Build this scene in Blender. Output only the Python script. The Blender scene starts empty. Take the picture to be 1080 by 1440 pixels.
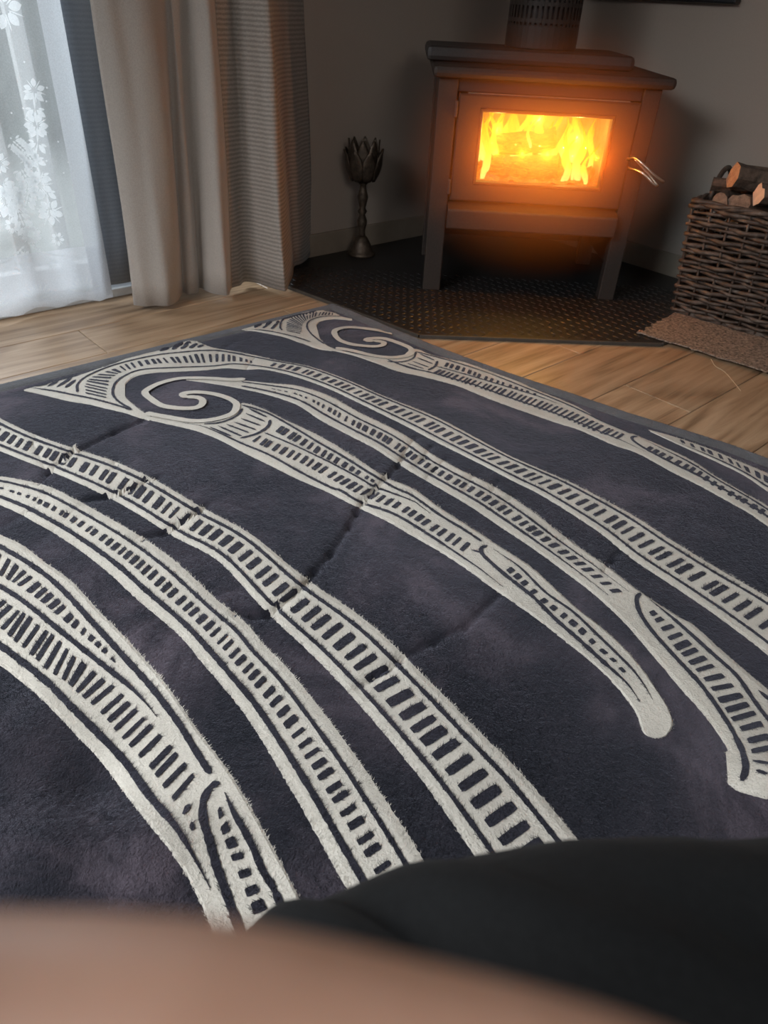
import bpy, bmesh, math, random
import numpy as np
from mathutils import Vector, Matrix

random.seed(7)
rng = np.random.default_rng(7)
SC = bpy.context.scene
COL = SC.collection

# ------------------------------------------------------------------ camera
F = 1000.0                      # focal length in pixels of the 1080x1440 frame
CAM = np.array([0.0, 0.0, 0.92])
def cam_axes(vx, vy):
    d = np.array([vx - 540.0, -(vy - 720.0), -F]); d /= np.linalg.norm(d)
    up = -d
    fw = np.array([0, 0, -1.0]); fw = fw - fw.dot(up) * up; fw /= np.linalg.norm(fw)
    return np.array([np.cross(fw, up), fw, up])
AX = cam_axes(462.0, 2100.0)    # rows: world x, y, z seen in camera coordinates
cd = bpy.data.cameras.new('camera'); cam = bpy.data.objects.new('camera', cd); COL.objects.link(cam)
M = Matrix([list(AX[0]) + [0], list(AX[1]) + [0], list(AX[2]) + [0], [0, 0, 0, 1]])
cam.matrix_world = Matrix.Translation(Vector(CAM)) @ M
cd.sensor_fit = 'VERTICAL'; cd.sensor_height = 36.0; cd.sensor_width = 27.0; cd.lens = 36.0 * F / 1440.0
cd.clip_start = 0.005
cd.dof.use_dof = True; cd.dof.focus_distance = 1.35
cd.dof.aperture_fstop = 25.0 / 3.0      # 3 mm aperture
SC.camera = cam

# ------------------------------------------------------------------ world, daylight, exposure
SC.view_settings.view_transform = 'Standard'; SC.view_settings.look = 'None'
SC.view_settings.gamma = 1.0; SC.view_settings.use_curve_mapping = False
SC.view_settings.exposure = 0.0
W = bpy.data.worlds.new('daylight'); SC.world = W; W.use_nodes = True
W.node_tree.nodes['Background'].inputs[0].default_value = (0.80, 0.88, 1.0, 1)
W.node_tree.nodes['Background'].inputs[1].default_value = 0.095

def area(name, loc, target, size, energy, color, sizey=None):
    l = bpy.data.lights.new(name, 'AREA'); l.energy = energy; l.color = color; l.size = size
    if sizey: l.shape = 'RECTANGLE'; l.size_y = sizey
    o = bpy.data.objects.new(name, l); COL.objects.link(o); o.location = loc
    o.rotation_euler = (Vector(target) - Vector(loc)).to_track_quat('-Z', 'Y').to_euler()
    return o
area('window_daylight', (-3.0, 3.6, 2.2), (-0.9, 1.6, 0.2), 2.2, 200.0, (0.86, 0.94, 1.0), 2.2)
area('side_window_daylight', (-1.9, -0.4, 2.3), (-0.1, 1.05, 0.0), 1.5, 45.0, (0.95, 0.97, 1.0), 1.5).data.spread = math.radians(80)
area('back_window_daylight', (1.2, -1.6, 2.2), (0.2, 1.4, 0.0), 1.4, 9.0, (1.0, 0.97, 0.92), 1.4).data.spread = math.radians(90)

# ------------------------------------------------------------------ helpers
def ray(px, py):
    px = np.asarray(px, float); py = np.asarray(py, float)
    r = np.stack([px - 540.0, -(py - 720.0), np.full_like(px, -F)], -1)
    return r @ AX.T
def on_z(px, py, z=0.0):
    d = ray(px, py); t = (z - CAM[2]) / d[..., 2]
    return CAM + d * t[..., None]
def on_plane(px, py, P, n):
    d = ray(px, py); n = np.array([n[0], n[1], 0.0]); P = np.array([P[0], P[1], 0.0])
    t = ((P - CAM) @ n) / (d @ n)
    return CAM + d * np.asarray(t)[..., None]

MATS = {}
def new_mat(name):
    m = bpy.data.materials.new(name); m.use_nodes = True
    nt = m.node_tree; nt.nodes.clear()
    out = nt.nodes.new('ShaderNodeOutputMaterial')
    b = nt.nodes.new('ShaderNodeBsdfPrincipled')
    nt.links.new(b.outputs[0], out.inputs[0])
    MATS[name] = m
    return m, nt, b, out
def ramp(nt, fac, stops):
    r = nt.nodes.new('ShaderNodeValToRGB')
    while len(r.color_ramp.elements) < len(stops): r.color_ramp.elements.new(0.5)
    for e, (p, c) in zip(r.color_ramp.elements, stops):
        e.position = p; e.color = (*c, 1)
    nt.links.new(fac, r.inputs[0]); return r
def coords(nt, scale=(1, 1, 1), rot=(0, 0, 0), kind='Object', rnd=False):
    tc = nt.nodes.new('ShaderNodeTexCoord'); mp = nt.nodes.new('ShaderNodeMapping')
    mp.inputs['Scale'].default_value = scale; mp.inputs['Rotation'].default_value = rot
    src = tc.outputs[kind]
    if rnd:
        oi = nt.nodes.new('ShaderNodeObjectInfo'); va = nt.nodes.new('ShaderNodeVectorMath'); va.operation = 'MULTIPLY_ADD'
        va.inputs[1].default_value = (0, 0, 0)
        sc = nt.nodes.new('ShaderNodeMath'); sc.operation = 'MULTIPLY'; sc.inputs[1].default_value = 37.0
        nt.links.new(oi.outputs['Random'], sc.inputs[0])
        ad = nt.nodes.new('ShaderNodeVectorMath'); ad.operation = 'ADD'
        nt.links.new(src, ad.inputs[0]); nt.links.new(sc.outputs[0], ad.inputs[1]); src = ad.outputs[0]
    nt.links.new(src, mp.inputs[0]); return mp.outputs[0]
def noise(nt, vec, scale, detail=4, rough=0.5, dist=0.0):
    n = nt.nodes.new('ShaderNodeTexNoise'); n.inputs['Scale'].default_value = scale
    n.inputs['Detail'].default_value = detail; n.inputs['Roughness'].default_value = rough
    n.inputs['Distortion'].default_value = dist
    nt.links.new(vec, n.inputs['Vector']); return n.outputs['Fac']
def bump(nt, b, h, strength=0.3, dist=0.01):
    n = nt.nodes.new('ShaderNodeBump'); n.inputs['Strength'].default_value = strength; n.inputs['Distance'].default_value = dist
    nt.links.new(h, n.inputs['Height']); nt.links.new(n.outputs[0], b.inputs['Normal']); return n
def simple(name, col, rough=0.6, metal=0.0, nscale=30, var=0.15, bstr=0.1, sheen=0.0, spec=0.5):
    m, nt, b, out = new_mat(name)
    v = coords(nt); f = noise(nt, v, nscale, 6, 0.6)
    lo = [max(0, c * (1 - var)) for c in col]; hi = [min(1, c * (1 + var)) for c in col]
    r = ramp(nt, f, [(0.3, lo), (0.7, hi)]); nt.links.new(r.outputs[0], b.inputs['Base Color'])
    b.inputs['Roughness'].default_value = rough; b.inputs['Metallic'].default_value = metal
    b.inputs['Specular IOR Level'].default_value = spec
    if sheen: b.inputs['Sheen Weight'].default_value = sheen; b.inputs['Sheen Roughness'].default_value = 0.4
    if bstr: bump(nt, b, f, bstr, 0.005)
    return m

class MB:
    """collects geometry of ONE mesh object"""
    def __init__(s): s.v = []; s.f = []; s.m = []; s.n = 0
    def add(s, vs, fs, mi=0):
        vs = np.asarray(vs, float).reshape(-1, 3)
        s.v.append(vs); s.f += [tuple(i + s.n for i in f) for f in fs]; s.m += [mi] * len(fs); s.n += len(vs)
    def grid(s, P, mi=0, flip=False, closed=False):
        P = np.asarray(P, float); a, b = P.shape[:2]
        fs = []
        for i in range(a - 1):
            for j in range(b if closed else b - 1):
                k = (j + 1) % b
                q = (i * b + j, i * b + k, (i + 1) * b + k, (i + 1) * b + j)
                fs.append(q[::-1] if flip else q)
        s.add(P.reshape(-1, 3), fs, mi)
    def tube(s, pts, rad, n=8, mi=0, caps=True, flat=1.0):
        pts = np.asarray(pts, float); rad = np.broadcast_to(np.asarray(rad, float), (len(pts),))
        t = np.gradient(pts, axis=0); t /= np.linalg.norm(t, axis=1)[:, None] + 1e-12
        ref = np.array([0, 0, 1.0]) if abs(t[0][2]) < 0.9 else np.array([1.0, 0, 0])
        x = np.cross(ref, t[0]); x /= np.linalg.norm(x); rows = []
        for i in range(len(pts)):
            x = x - x.dot(t[i]) * t[i]; x /= np.linalg.norm(x) + 1e-12; y = np.cross(t[i], x)
            a = np.linspace(0, 2 * np.pi, n, endpoint=False)
            rows.append(pts[i] + rad[i] * (np.cos(a)[:, None] * x + flat * np.sin(a)[:, None] * y))
        b0 = s.n
        s.grid(np.array(rows), mi, closed=True)
        if caps:
            s.f.append(tuple(b0 + j for j in range(n))[::-1]); s.m.append(mi)
            e = b0 + (len(pts) - 1) * n
            s.f.append(tuple(e + j for j in range(n))); s.m.append(mi)
    def lathe(s, prof, c, n=24, mi=0):
        a = np.linspace(0, 2 * np.pi, n, endpoint=False)
        P = np.array([[(c[0] + r * math.cos(t), c[1] + r * math.sin(t), c[2] + z) for t in a] for r, z in prof])
        b0 = s.n; s.grid(P, mi, closed=True)
        s.f.append(tuple(b0 + j for j in range(n))[::-1]); s.m.append(mi)
        e = b0 + (len(prof) - 1) * n; s.f.append(tuple(e + j for j in range(n))); s.m.append(mi)
    def box(s, c, ex, ey, ez, mi=0):
        c, ex, ey, ez = [np.asarray(q, float) for q in (c, ex, ey, ez)]
        V = [c + sx * ex + sy * ey + sz * ez for sz in (-1, 1) for sy in (-1, 1) for sx in (-1, 1)]
        s.add(V, [(0, 2, 3, 1), (4, 5, 7, 6), (0, 1, 5, 4), (2, 6, 7, 3), (0, 4, 6, 2), (1, 3, 7, 5)], mi)
    def prism(s, poly, z0, z1, mi=0):
        n = len(poly)
        V = [(p[0], p[1], z0) for p in poly] + [(p[0], p[1], z1) for p in poly]
        fs = [tuple(range(n))[::-1], tuple(range(n, 2 * n))] + [(i, (i + 1) % n, n + (i + 1) % n, n + i) for i in range(n)]
        s.add(V, fs, mi)
    def build(s, name, mats, parent=None, smooth=False, bevel=0.0, segs=2, kind=None, loc=None):
        me = bpy.data.meshes.new(name)
        V = np.concatenate(s.v) if s.v else np.zeros((0, 3))
        off = np.array(parent['_base'][:]) if parent is not None and '_base' in parent else (np.asarray(loc, float) if loc is not None else np.zeros(3))
        V = V - off
        me.from_pydata(V.tolist(), [], s.f)
        for m in (mats if isinstance(mats, (list, tuple)) else [mats]): me.materials.append(m)
        if any(s.m): me.polygons.foreach_set('material_index', s.m)
        o = bpy.data.objects.new(name, me); COL.objects.link(o)
        bm = bmesh.new(); bm.from_mesh(me)
        bmesh.ops.recalc_face_normals(bm, faces=bm.faces[:]) if not getattr(s, 'keep', False) else None
        if bevel:
            bmesh.ops.bevel(bm, geom=bm.edges[:], offset=bevel, segments=segs, profile=0.5, affect='EDGES', clamp_overlap=True)
        bm.to_mesh(me); bm.free()
        if smooth: me.polygons.foreach_set('use_smooth', [True] * len(me.polygons))
        if parent is not None: o.parent = parent; o['_base'] = parent['_base'][:] if '_base' in parent else [0, 0, 0]
        elif loc is not None: o.location = loc; o['_base'] = list(loc)
        if kind: o['kind'] = kind
        return o
def thing(name, label, cat, loc=(0, 0, 0), group=None):
    o = bpy.data.objects.new(name, None); COL.objects.link(o); o.location = loc; o['_base'] = [float(q) for q in loc]
    o.empty_display_size = 0.05
    o['label'] = label; o['category'] = cat
    if group: o['group'] = group
    return o
def tag(o, label, cat, group=None):
    o['label'] = label; o['category'] = cat
    if group: o['group'] = group
    return o
def box_part(name, x0, x1, y0, y1, z0, z1, mat, parent=None, bevel=0.004, **k):
    m = MB(); m.box(((x0 + x1) / 2, (y0 + y1) / 2, (z0 + z1) / 2), ((x1 - x0) / 2, 0, 0), (0, (y1 - y0) / 2, 0), (0, 0, (z1 - z0) / 2))
    return m.build(name, mat, parent, bevel=bevel, **k)
def spline(pts, n):
    """centripetal-ish Catmull-Rom through pts, n samples evenly in chord length"""
    P = np.asarray(pts, float)
    if len(P) == 2: return P[0] + (P[1] - P[0]) * np.linspace(0, 1, n)[:, None]
    Q = np.vstack([2 * P[0] - P[1], P, 2 * P[-1] - P[-2]])
    L = np.concatenate([[0], np.cumsum(np.linalg.norm(np.diff(P, axis=0), axis=1) + 1e-9)])
    t = np.linspace(0, L[-1], n); i = np.clip(np.searchsorted(L, t, 'right') - 1, 0, len(P) - 2)
    u = ((t - L[i]) / (L[i + 1] - L[i]))[:, None]
    p0, p1, p2, p3 = Q[i], Q[i + 1], Q[i + 2], Q[i + 3]
    return 0.5 * (2 * p1 + (p2 - p0) * u + (2 * p0 - 5 * p1 + 4 * p2 - p3) * u ** 2 + (3 * p1 - p0 - 3 * p2 + p3) * u ** 3)
def spline_i(pts, t):
    """Catmull-Rom by index parameter t in 0..len-1"""
    P = np.asarray(pts, float)
    if len(P) == 2: return P[0] + (P[1] - P[0]) * np.asarray(t)[:, None]
    Q = np.vstack([2 * P[0] - P[1], P, 2 * P[-1] - P[-2]])
    i = np.clip(np.floor(t).astype(int), 0, len(P) - 2); u = (t - i)[:, None]
    p0, p1, p2, p3 = Q[i], Q[i + 1], Q[i + 2], Q[i + 3]
    return 0.5 * (2 * p1 + (p2 - p0) * u + (2 * p0 - 5 * p1 + 4 * p2 - p3) * u ** 2 + (3 * p1 - p0 - 3 * p2 + p3) * u ** 3)
def PX(s): return np.array([[float(q) for q in w.split(',')] for w in s.split()])

# ------------------------------------------------------------------ materials
wall_m = simple('warm_grey_wall_paint', (0.39, 0.325, 0.275), 0.85, nscale=220, var=0.03, bstr=0.08)
ceil_m = simple('white_ceiling_paint', (0.7, 0.7, 0.68), 0.9, nscale=200, var=0.02, bstr=0.05)
base_m = simple('brown_baseboard_paint', (0.27, 0.22, 0.17), 0.55, nscale=12, var=0.12, bstr=0.05)
sill_m = simple('white_aluminium', (0.75, 0.76, 0.76), 0.4, nscale=60, var=0.04, bstr=0.02)
stove_m = simple('matt_black_brown_steel', (0.036, 0.026, 0.021), 0.55, nscale=160, var=0.25, bstr=0.12, spec=0.35)
stove_d = simple('dark_steel', (0.035, 0.029, 0.027), 0.5, nscale=160, var=0.25, bstr=0.1)
chrome_m = simple('bright_wire_steel', (0.72, 0.62, 0.52), 0.28, 1.0, nscale=80, var=0.1, bstr=0.03)
hearth_m = simple('black_tread_plate', (0.013, 0.012, 0.012), 0.42, nscale=90, var=0.4, bstr=0.2)
trim_m = simple('hearth_edge_trim', (0.055, 0.047, 0.04), 0.4, nscale=50, var=0.2, bstr=0.05)
bronze_m = simple('aged_bronze', (0.085, 0.062, 0.044), 0.45, 0.6, nscale=60, var=0.5, bstr=0.25)
lining_m = None

def planks_material():
    m, nt, b, out = new_mat('oak_laminate')
    v = coords(nt, (1.3, 22, 22), rnd=True)
    g = noise(nt, v, 1.6, 8, 0.62, 1.4)
    v2 = coords(nt, (0.75, 5.0, 5.0), rnd=True)
    n2 = noise(nt, v2, 1.0, 1.5, 0.4, 0.3)
    mm = nt.nodes.new('ShaderNodeMath'); mm.operation = 'MULTIPLY'; mm.inputs[1].default_value = 75.0; nt.links.new(n2, mm.inputs[0])
    sn = nt.nodes.new('ShaderNodeMath'); sn.operation = 'SINE'; nt.links.new(mm.outputs[0], sn.inputs[0])
    s2 = nt.nodes.new('ShaderNodeMath'); s2.operation = 'MULTIPLY_ADD'; s2.inputs[1].default_value = 0.5; s2.inputs[2].default_value = 0.5; nt.links.new(sn.outputs[0], s2.inputs[0])
    mx = nt.nodes.new('ShaderNodeMix'); mx.data_type = 'FLOAT'; mx.inputs[0].default_value = 0.20
    nt.links.new(g, mx.inputs[2]); nt.links.new(s2.outputs[0], mx.inputs[3])
    r = ramp(nt, mx.outputs[0], [(0.24, (0.170, 0.102, 0.057)), (0.46, (0.35, 0.232, 0.138)), (0.72, (0.47, 0.33, 0.21))])
    oi = nt.nodes.new('ShaderNodeObjectInfo')
    hs = nt.nodes.new('ShaderNodeHueSaturation')
    mr = nt.nodes.new('ShaderNodeMapRange'); mr.inputs[3].default_value = 0.84; mr.inputs[4].default_value = 1.14
    nt.links.new(oi.outputs['Random'], mr.inputs[0]); nt.links.new(mr.outputs[0], hs.inputs['Value'])
    nt.links.new(r.outputs[0], hs.inputs['Color']); nt.links.new(hs.outputs[0], b.inputs['Base Color'])
    b.inputs['Roughness'].default_value = 0.38
    bump(nt, b, g, 0.12, 0.004)
    return m
plank_m = planks_material()

def pile_material(name, stops, bl_scale, dark):
    m, nt, b, out = new_mat(name)
    v = coords(nt)
    blotch = noise(nt, v, bl_scale, 5, 0.62, 0.6)
    r = ramp(nt, blotch, stops)
    fine = noise(nt, v, 330, 3, 0.7)
    mid = noise(nt, v, 75, 4, 0.65, 0.8)
    mul = nt.nodes.new('ShaderNodeMix'); mul.data_type = 'RGBA'; mul.blend_type = 'MULTIPLY'; mul.inputs[0].default_value = 0.75 if dark else 0.35
    rf = ramp(nt, fine, [(0.30, (0.45, 0.45, 0.45)), (0.68, (1.3, 1.3, 1.3) if False else (1, 1, 1))])
    nt.links.new(r.outputs[0], mul.inputs[6]); nt.links.new(rf.outputs[0], mul.inputs[7])
    nt.links.new(mul.outputs[2], b.inputs['Base Color'])
    b.inputs['Roughness'].default_value = 0.9
    b.inputs['Specular IOR Level'].default_value = 0.15
    b.inputs['Sheen Weight'].default_value = 0.22 if dark else 0.06
    b.inputs['Sheen Roughness'].default_value = 0.45
    b.inputs['Sheen Tint'].default_value = (0.75, 0.8, 1.0, 1)
    ad = nt.nodes.new('ShaderNodeMath'); ad.operation = 'MULTIPLY_ADD'; ad.inputs[1].default_value = 1.6
    nt.links.new(mid, ad.inputs[0]); nt.links.new(fine, ad.inputs[2])
    bump(nt, b, ad.outputs[0], 0.75 if dark else 0.5, 0.004)
    return m
navy_m = pile_material('navy_plush_pile', [(0.36, (0.009, 0.010, 0.015)), (0.47, (0.018, 0.0178, 0.025)), (0.55, (0.036, 0.031, 0.041)), (0.65, (0.090, 0.074, 0.092))], 3.3, True)
navy_print_m = pile_material('navy_printed_pile', [(0.35, (0.017, 0.017, 0.025)), (0.65, (0.028, 0.027, 0.038))], 9.0, True)
cream_m = pile_material('cream_plush_pile', [(0.3, (0.54, 0.51, 0.45)), (0.7, (0.66, 0.63, 0.56))], 6.0, False)
border_m = pile_material('grey_plush_border', [(0.3, (0.095, 0.096, 0.096)), (0.7, (0.165, 0.167, 0.168))], 9.0, True)

# ------------------------------------------------------------------ room shell
u = np.array([-0.7353, -0.6778]); nL = np.array([0.6778, -0.7353]); C0 = np.array([0.468, 3.874])   # left wall: along u, facing nL
v_ = np.array([0.6778, -0.7353]); nR = np.array([-0.7353, -0.6778])                                # right wall: along v_, facing nR
def LW(t, off, z): p = C0 + u * t + nL * off; return np.array([p[0], p[1], z])
def RW(t, off, z): p = C0 + v_ * t + nR * off; return np.array([p[0], p[1], z])
def lw_box(mb, t0, t1, o0, o1, z0, z1):
    mb.box(LW((t0 + t1) / 2, (o0 + o1) / 2, (z0 + z1) / 2), np.array([*u, 0]) * (t1 - t0) / 2, np.array([*nL, 0]) * (o1 - o0) / 2, (0, 0, (z1 - z0) / 2))
def rw_box(mb, t0, t1, o0, o1, z0, z1):
    mb.box(RW((t0 + t1) / 2, (o0 + o1) / 2, (z0 + z1) / 2), np.array([*v_, 0]) * (t1 - t0) / 2, np.array([*nR, 0]) * (o1 - o0) / 2, (0, 0, (z1 - z0) / 2))
def struct(mb, name, mat, parent=None, **k):
    o = mb.build(name, mat, parent, **k)
    if parent is None: o['kind'] = 'structure'
    return o
T0, T1 = 1.50, 3.55               # glazed door opening along the left wall
m = MB()
lw_box(m, -0.12, T0, -0.12, 0, 0, 2.4); lw_box(m, T0, T1, -0.12, 0, 2.08, 2.4); lw_box(m, T1, 4.6, -0.12, 0, 0, 2.4)
struct(m, 'wall_left', wall_m)
m = MB(); rw_box(m, 0.0, 4.4, -0.12, 0, 0, 2.4); struct(m, 'wall_right', wall_m)
m = MB(); lw_box(m, -0.0, T0 - 0.02, 0.0005, 0.014, 0.0, 0.098); struct(m, 'baseboard_left', base_m, bevel=0.003)
m = MB(); rw_box(m, 0.016, 4.4, 0.0005, 0.014, 0.0, 0.098); struct(m, 'baseboard_right', base_m, bevel=0.003)
fc = C0 + u * 2.2 + v_ * 2.2
m = MB(); m.box((fc[0], fc[1], 2.45), np.array([*u, 0]) * 2.35, np.array([*v_, 0]) * 2.3, (0, 0, 0.05)); struct(m, 'ceiling', ceil_m)
sub_m = simple('floor_underlay', (0.10, 0.07, 0.045), 0.8)
m = MB(); m.box((fc[0], fc[1], -0.045), np.array([*u, 0]) * 2.35, np.array([*v_, 0]) * 2.3, (0, 0, 0.036)); floor = struct(m, 'floor', sub_m); floor['_base'] = [0, 0, 0]

# floor planks, each a piece of the floor
ang = math.radians(43.5); pd = np.array([math.cos(ang), math.sin(ang)]); pn = np.array([-math.sin(ang), math.cos(ang)])
PWID, PLEN = 0.22, 1.38
pm = MB(); pm.box((0, 0, -0.0045), (PLEN / 2 - 0.0009, 0, 0), (0, PWID / 2 - 0.0009, 0), (0, 0, 0.0045))
proto = pm.build('floor_plank', plank_m, None, bevel=0.0018, segs=1)
proto.parent = floor
first = True
for r in range(-7, 12):
    s = 0.745 + PWID * (r + 0.5)
    off = (r * 0.53) % 1.0 * PLEN
    for k in range(-3, 4):
        t = k * PLEN + off + 1.2
        c = pd * t + pn * s
        rel = c - C0; a, b = rel @ u, rel @ v_
        if not (-0.5 < a < 4.4 and -0.5 < b < 4.3): continue
        if not (-0.9 < c[1] < 3.9): continue
        o = proto if first else proto.copy()
        if not first: COL.objects.link(o)
        first = False
        o.location = (c[0], c[1], 0); o.rotation_euler = (0, 0, ang)

# ------------------------------------------------------------------ glazed door behind the curtains, garden beyond
def glass_material():
    m, nt, b, out = new_mat('clear_pane')
    tr = nt.nodes.new('ShaderNodeBsdfTransparent'); gl = nt.nodes.new('ShaderNodeBsdfGlossy'); gl.inputs['Roughness'].default_value = 0.02
    mx = nt.nodes.new('ShaderNodeMixShader'); mx.inputs[0].default_value = 0.06
    nt.links.new(tr.outputs[0], mx.inputs[1]); nt.links.new(gl.outputs[0], mx.inputs[2]); nt.links.new(mx.outputs[0], out.inputs[0])
    return m
pane_m = glass_material()
m = MB()
fr = [(T0, T0 + 0.06, 0.03, 2.08), (T1 - 0.06, T1, 0.03, 2.08), (T0 + 0.06, T1 - 0.06, 2.02, 2.08), (T0 + 0.06, T1 - 0.06, 0.035, 0.115)]
for t0, t1, z0, z1 in fr: lw_box(m, t0, t1, -0.10, -0.05, z0, z1)
door = struct(m, 'door_1', sill_m, bevel=0.003); door['_base'] = [0, 0, 0]
m = MB(); lw_box(m, T0, T1, -0.12, 0.012, 0.0, 0.03); m.build('door_sill', sill_m, door, bevel=0.003)
def lw_t(px, py, off): return float((on_plane(np.array(float(px)), np.array(float(py)), C0 + nL * off, nL)[:2] - C0) @ u)
ts1, ts2 = lw_t(64, 180, -0.06), lw_t(14, 230, -0.06)
for tq in (ts1, ts2): 
    m = MB(); lw_box(m, tq, tq + 0.045, -0.095, -0.055, 0.115, 2.02); m.build('door_stile', sill_m, door, bevel=0.003)
m = MB(); lw_box(m, ts2 + 0.046, T1 - 0.06, -0.092, -0.058, 0.285, 0.33); m.build('door_rail', sill_m, door, bevel=0.003)
m = MB(); lw_box(m, T0 + 0.06, ts1, -0.078, -0.072, 0.115, 2.02); m.build('pane', pane_m, door)
m = MB(); lw_box(m, ts2 + 0.046, T1 - 0.06, -0.078, -0.072, 0.115, 2.02); m.build('pane', pane_m, door)
patio_m = simple('pale_concrete', (0.25, 0.26, 0.25), 0.9, nscale=14)
pc = LW(2.4, -2.6, -0.08)
m = MB(); m.box(pc, np.array([*u, 0]) * 4, np.array([*nL, 0]) * 2.4, (0, 0, 0.04)); o = struct(m, 'patio_ground', patio_m)
hedge_m = simple('grey_green_hedge', (0.20, 0.25, 0.22), 0.95, nscale=9, var=0.4, bstr=0.6)
m = MB()
nx, nz = 60, 24
P = np.zeros((nz, nx, 3))
for i in range(nz):
    for j in range(nx):
        p = LW(-0.6 + 6.4 * j / (nx - 1), -3.6 + 0.22 * math.sin(j * 0.9 + i * 0.5) * math.cos(i * 0.8) + 0.1 * rng.random(), -0.04 + 2.3 * i / (nz - 1) + 0.05 * math.sin(j * 1.7)); P[i, j] = p
m.grid(P)
P2 = P[-1] - np.array([*nL, 0]) * 0.7; m.grid(np.stack([P[-1], P2]))
P3 = P2.copy(); P3[:, 2] = -0.04; m.grid(np.stack([P2, P3]))
tag(m.build('garden_hedge', hedge_m, smooth=True), 'grey green hedge standing outside the glazed door behind the lace', 'hedge')

# ------------------------------------------------------------------ curtains
def curtain_material(name, lo, hi, ribs, sheen=0.3):
    m, nt, b, out = new_mat(name)
    v = coords(nt)
    f = noise(nt, v, 260, 3, 0.6)
    r = ramp(nt, f, [(0.3, lo), (0.7, hi)])
    wv = nt.nodes.new('ShaderNodeTexWave'); wv.bands_direction = 'Z'; wv.inputs['Scale'].default_value = 23.0
    wv.inputs['Distortion'].default_value = 1.2; wv.inputs['Detail'].default_value = 2; wv.inputs['Detail Scale'].default_value = 3
    nt.links.new(v, wv.inputs['Vector'])
    rb = ramp(nt, wv.outputs['Fac'], [(0.25, (1 - ribs,) * 3), (0.75, (1, 1, 1))])
    mul = nt.nodes.new('ShaderNodeMix'); mul.data_type = 'RGBA'; mul.blend_type = 'MULTIPLY'; mul.inputs[0].default_value = 1
    nt.links.new(r.outputs[0], mul.inputs[6]); nt.links.new(rb.outputs[0], mul.inputs[7])
    nt.links.new(mul.outputs[2], b.inputs['Base Color'])
    b.inputs['Roughness'].default_value = 0.7; b.inputs['Sheen Weight'].default_value = sheen
    bump(nt, b, f, 0.25, 0.003)
    return m
cur_plain = curtain_material('taupe_curtain_cloth', (0.36, 0.318, 0.28), (0.44, 0.392, 0.35), 0.0)
cur_rib = curtain_material('ribbed_taupe_curtain_cloth', (0.30, 0.26, 0.225), (0.40, 0.35, 0.305), 0.34, 0.15)
lin_m = curtain_material('blue_grey_blackout_cloth', (0.23, 0.265, 0.315), (0.27, 0.31, 0.37), 0.10, 0.1)

cb = [(188, 429, 128), (204, 431, 149), (220, 430, 170), (237, 430, 196), (251, 424, 221), (256, 412, 232), (266, 414, 241), (276, 412, 250), (282, 405, 262), (300, 413, 277), (321, 415, 292),
      (327, 405, 304), (337, 401, 318), (346, 396, 327), (360, 398, 338), (375, 402, 350), (392, 408, 366), (404, 408, 379), (410, 392, 385), (413, 376, 395), (424, 371, 408), (433, 362, 418), (441, 354, 428)]
def curtain_cols(cb, hem):
    bot = on_z([c[0] for c in cb], [c[1] for c in cb], hem)
    offs = (bot[:, :2] - C0) @ nL
    top = []
    for c, o in zip(cb, offs):
        top.append(on_plane(np.array(c[2]), np.array(0), C0 + nL * (0.6 * o + 0.02), nL))
    return bot, np.array(top)
def sheet(bot, top, rows, ztop, sub):
    n = (len(bot) - 1) * sub + 1; t = np.linspace(0, len(bot) - 1, n)
    B = spline_i(bot, t); T = spline_i(top, t); P = []
    for i in range(rows):
        f = i / (rows - 1); z = B[:, 2] * (1 - f) + ztop * f
        k = np.clip((z - B[:, 2]) / (T[:, 2] - B[:, 2]), 0, 1.12); k = np.sin(np.clip(k, 0, 1.12) * 0.9) / math.sin(0.9)
        q = B + (T - B) * k[:, None]; q[:, 2] = z; P.append(q)
    return np.array(P)
bot, top = curtain_cols(cb, 0.02)
P = sheet(bot, top, 26, 2.04, 4)
wob = 0.004 * np.sin(np.arange(P.shape[1])[None, :] * 0.7 + np.arange(26)[:, None] * 0.5)
P[:, :, 0] += wob
cut = 11 * 4
ct = thing('pleated_curtain', 'taupe pleated floor-length curtain gathered between lace panel and stove corner', 'curtain', tuple(bot[10]))
m = MB(); m.grid(P[:, :cut + 1]); o = m.build('plain_panel', cur_plain, ct, smooth=True)
sm = o.modifiers.new('thick', 'SOLIDIFY'); sm.thickness = 0.003; sm.offset = -1
m = MB(); m.grid(P[:, cut:]); o = m.build('ribbed_panel', cur_rib, ct, smooth=True); o['label'] = 'ribbed satin folds at the wall end'
sm = o.modifiers.new('thick', 'SOLIDIFY'); sm.thickness = 0.003; sm.offset = -1
m = MB(); m.grid(P[:2, :cut + 1] * 1.0 + np.array([0, 0, 0.0]) + np.array([*nL, 0]) * 0.0025); 
# blue-grey blackout panel
tt = np.linspace(0, 1, 24)
pb = np.array([LW(2.075 + (1.70 - 2.075) * q, 0.03 + 0.012 * math.sin(q * 7), 0.055) for q in tt])
pt = np.array([on_plane(np.array(84 + 80 * q), np.array(0), C0 + nL * (0.03 + 0.006 * math.sin(q * 7)), nL) for q in tt])
m = MB(); m.grid(sheet(pb, pt, 14, 2.03, 1)); o = m.build('blackout_curtain', lin_m, smooth=True)
sm = o.modifiers.new('thick', 'SOLIDIFY'); sm.thickness = 0.002
tag(o, 'flat blue-grey blackout curtain hanging between lace and pleated taupe curtain', 'curtain')

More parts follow.
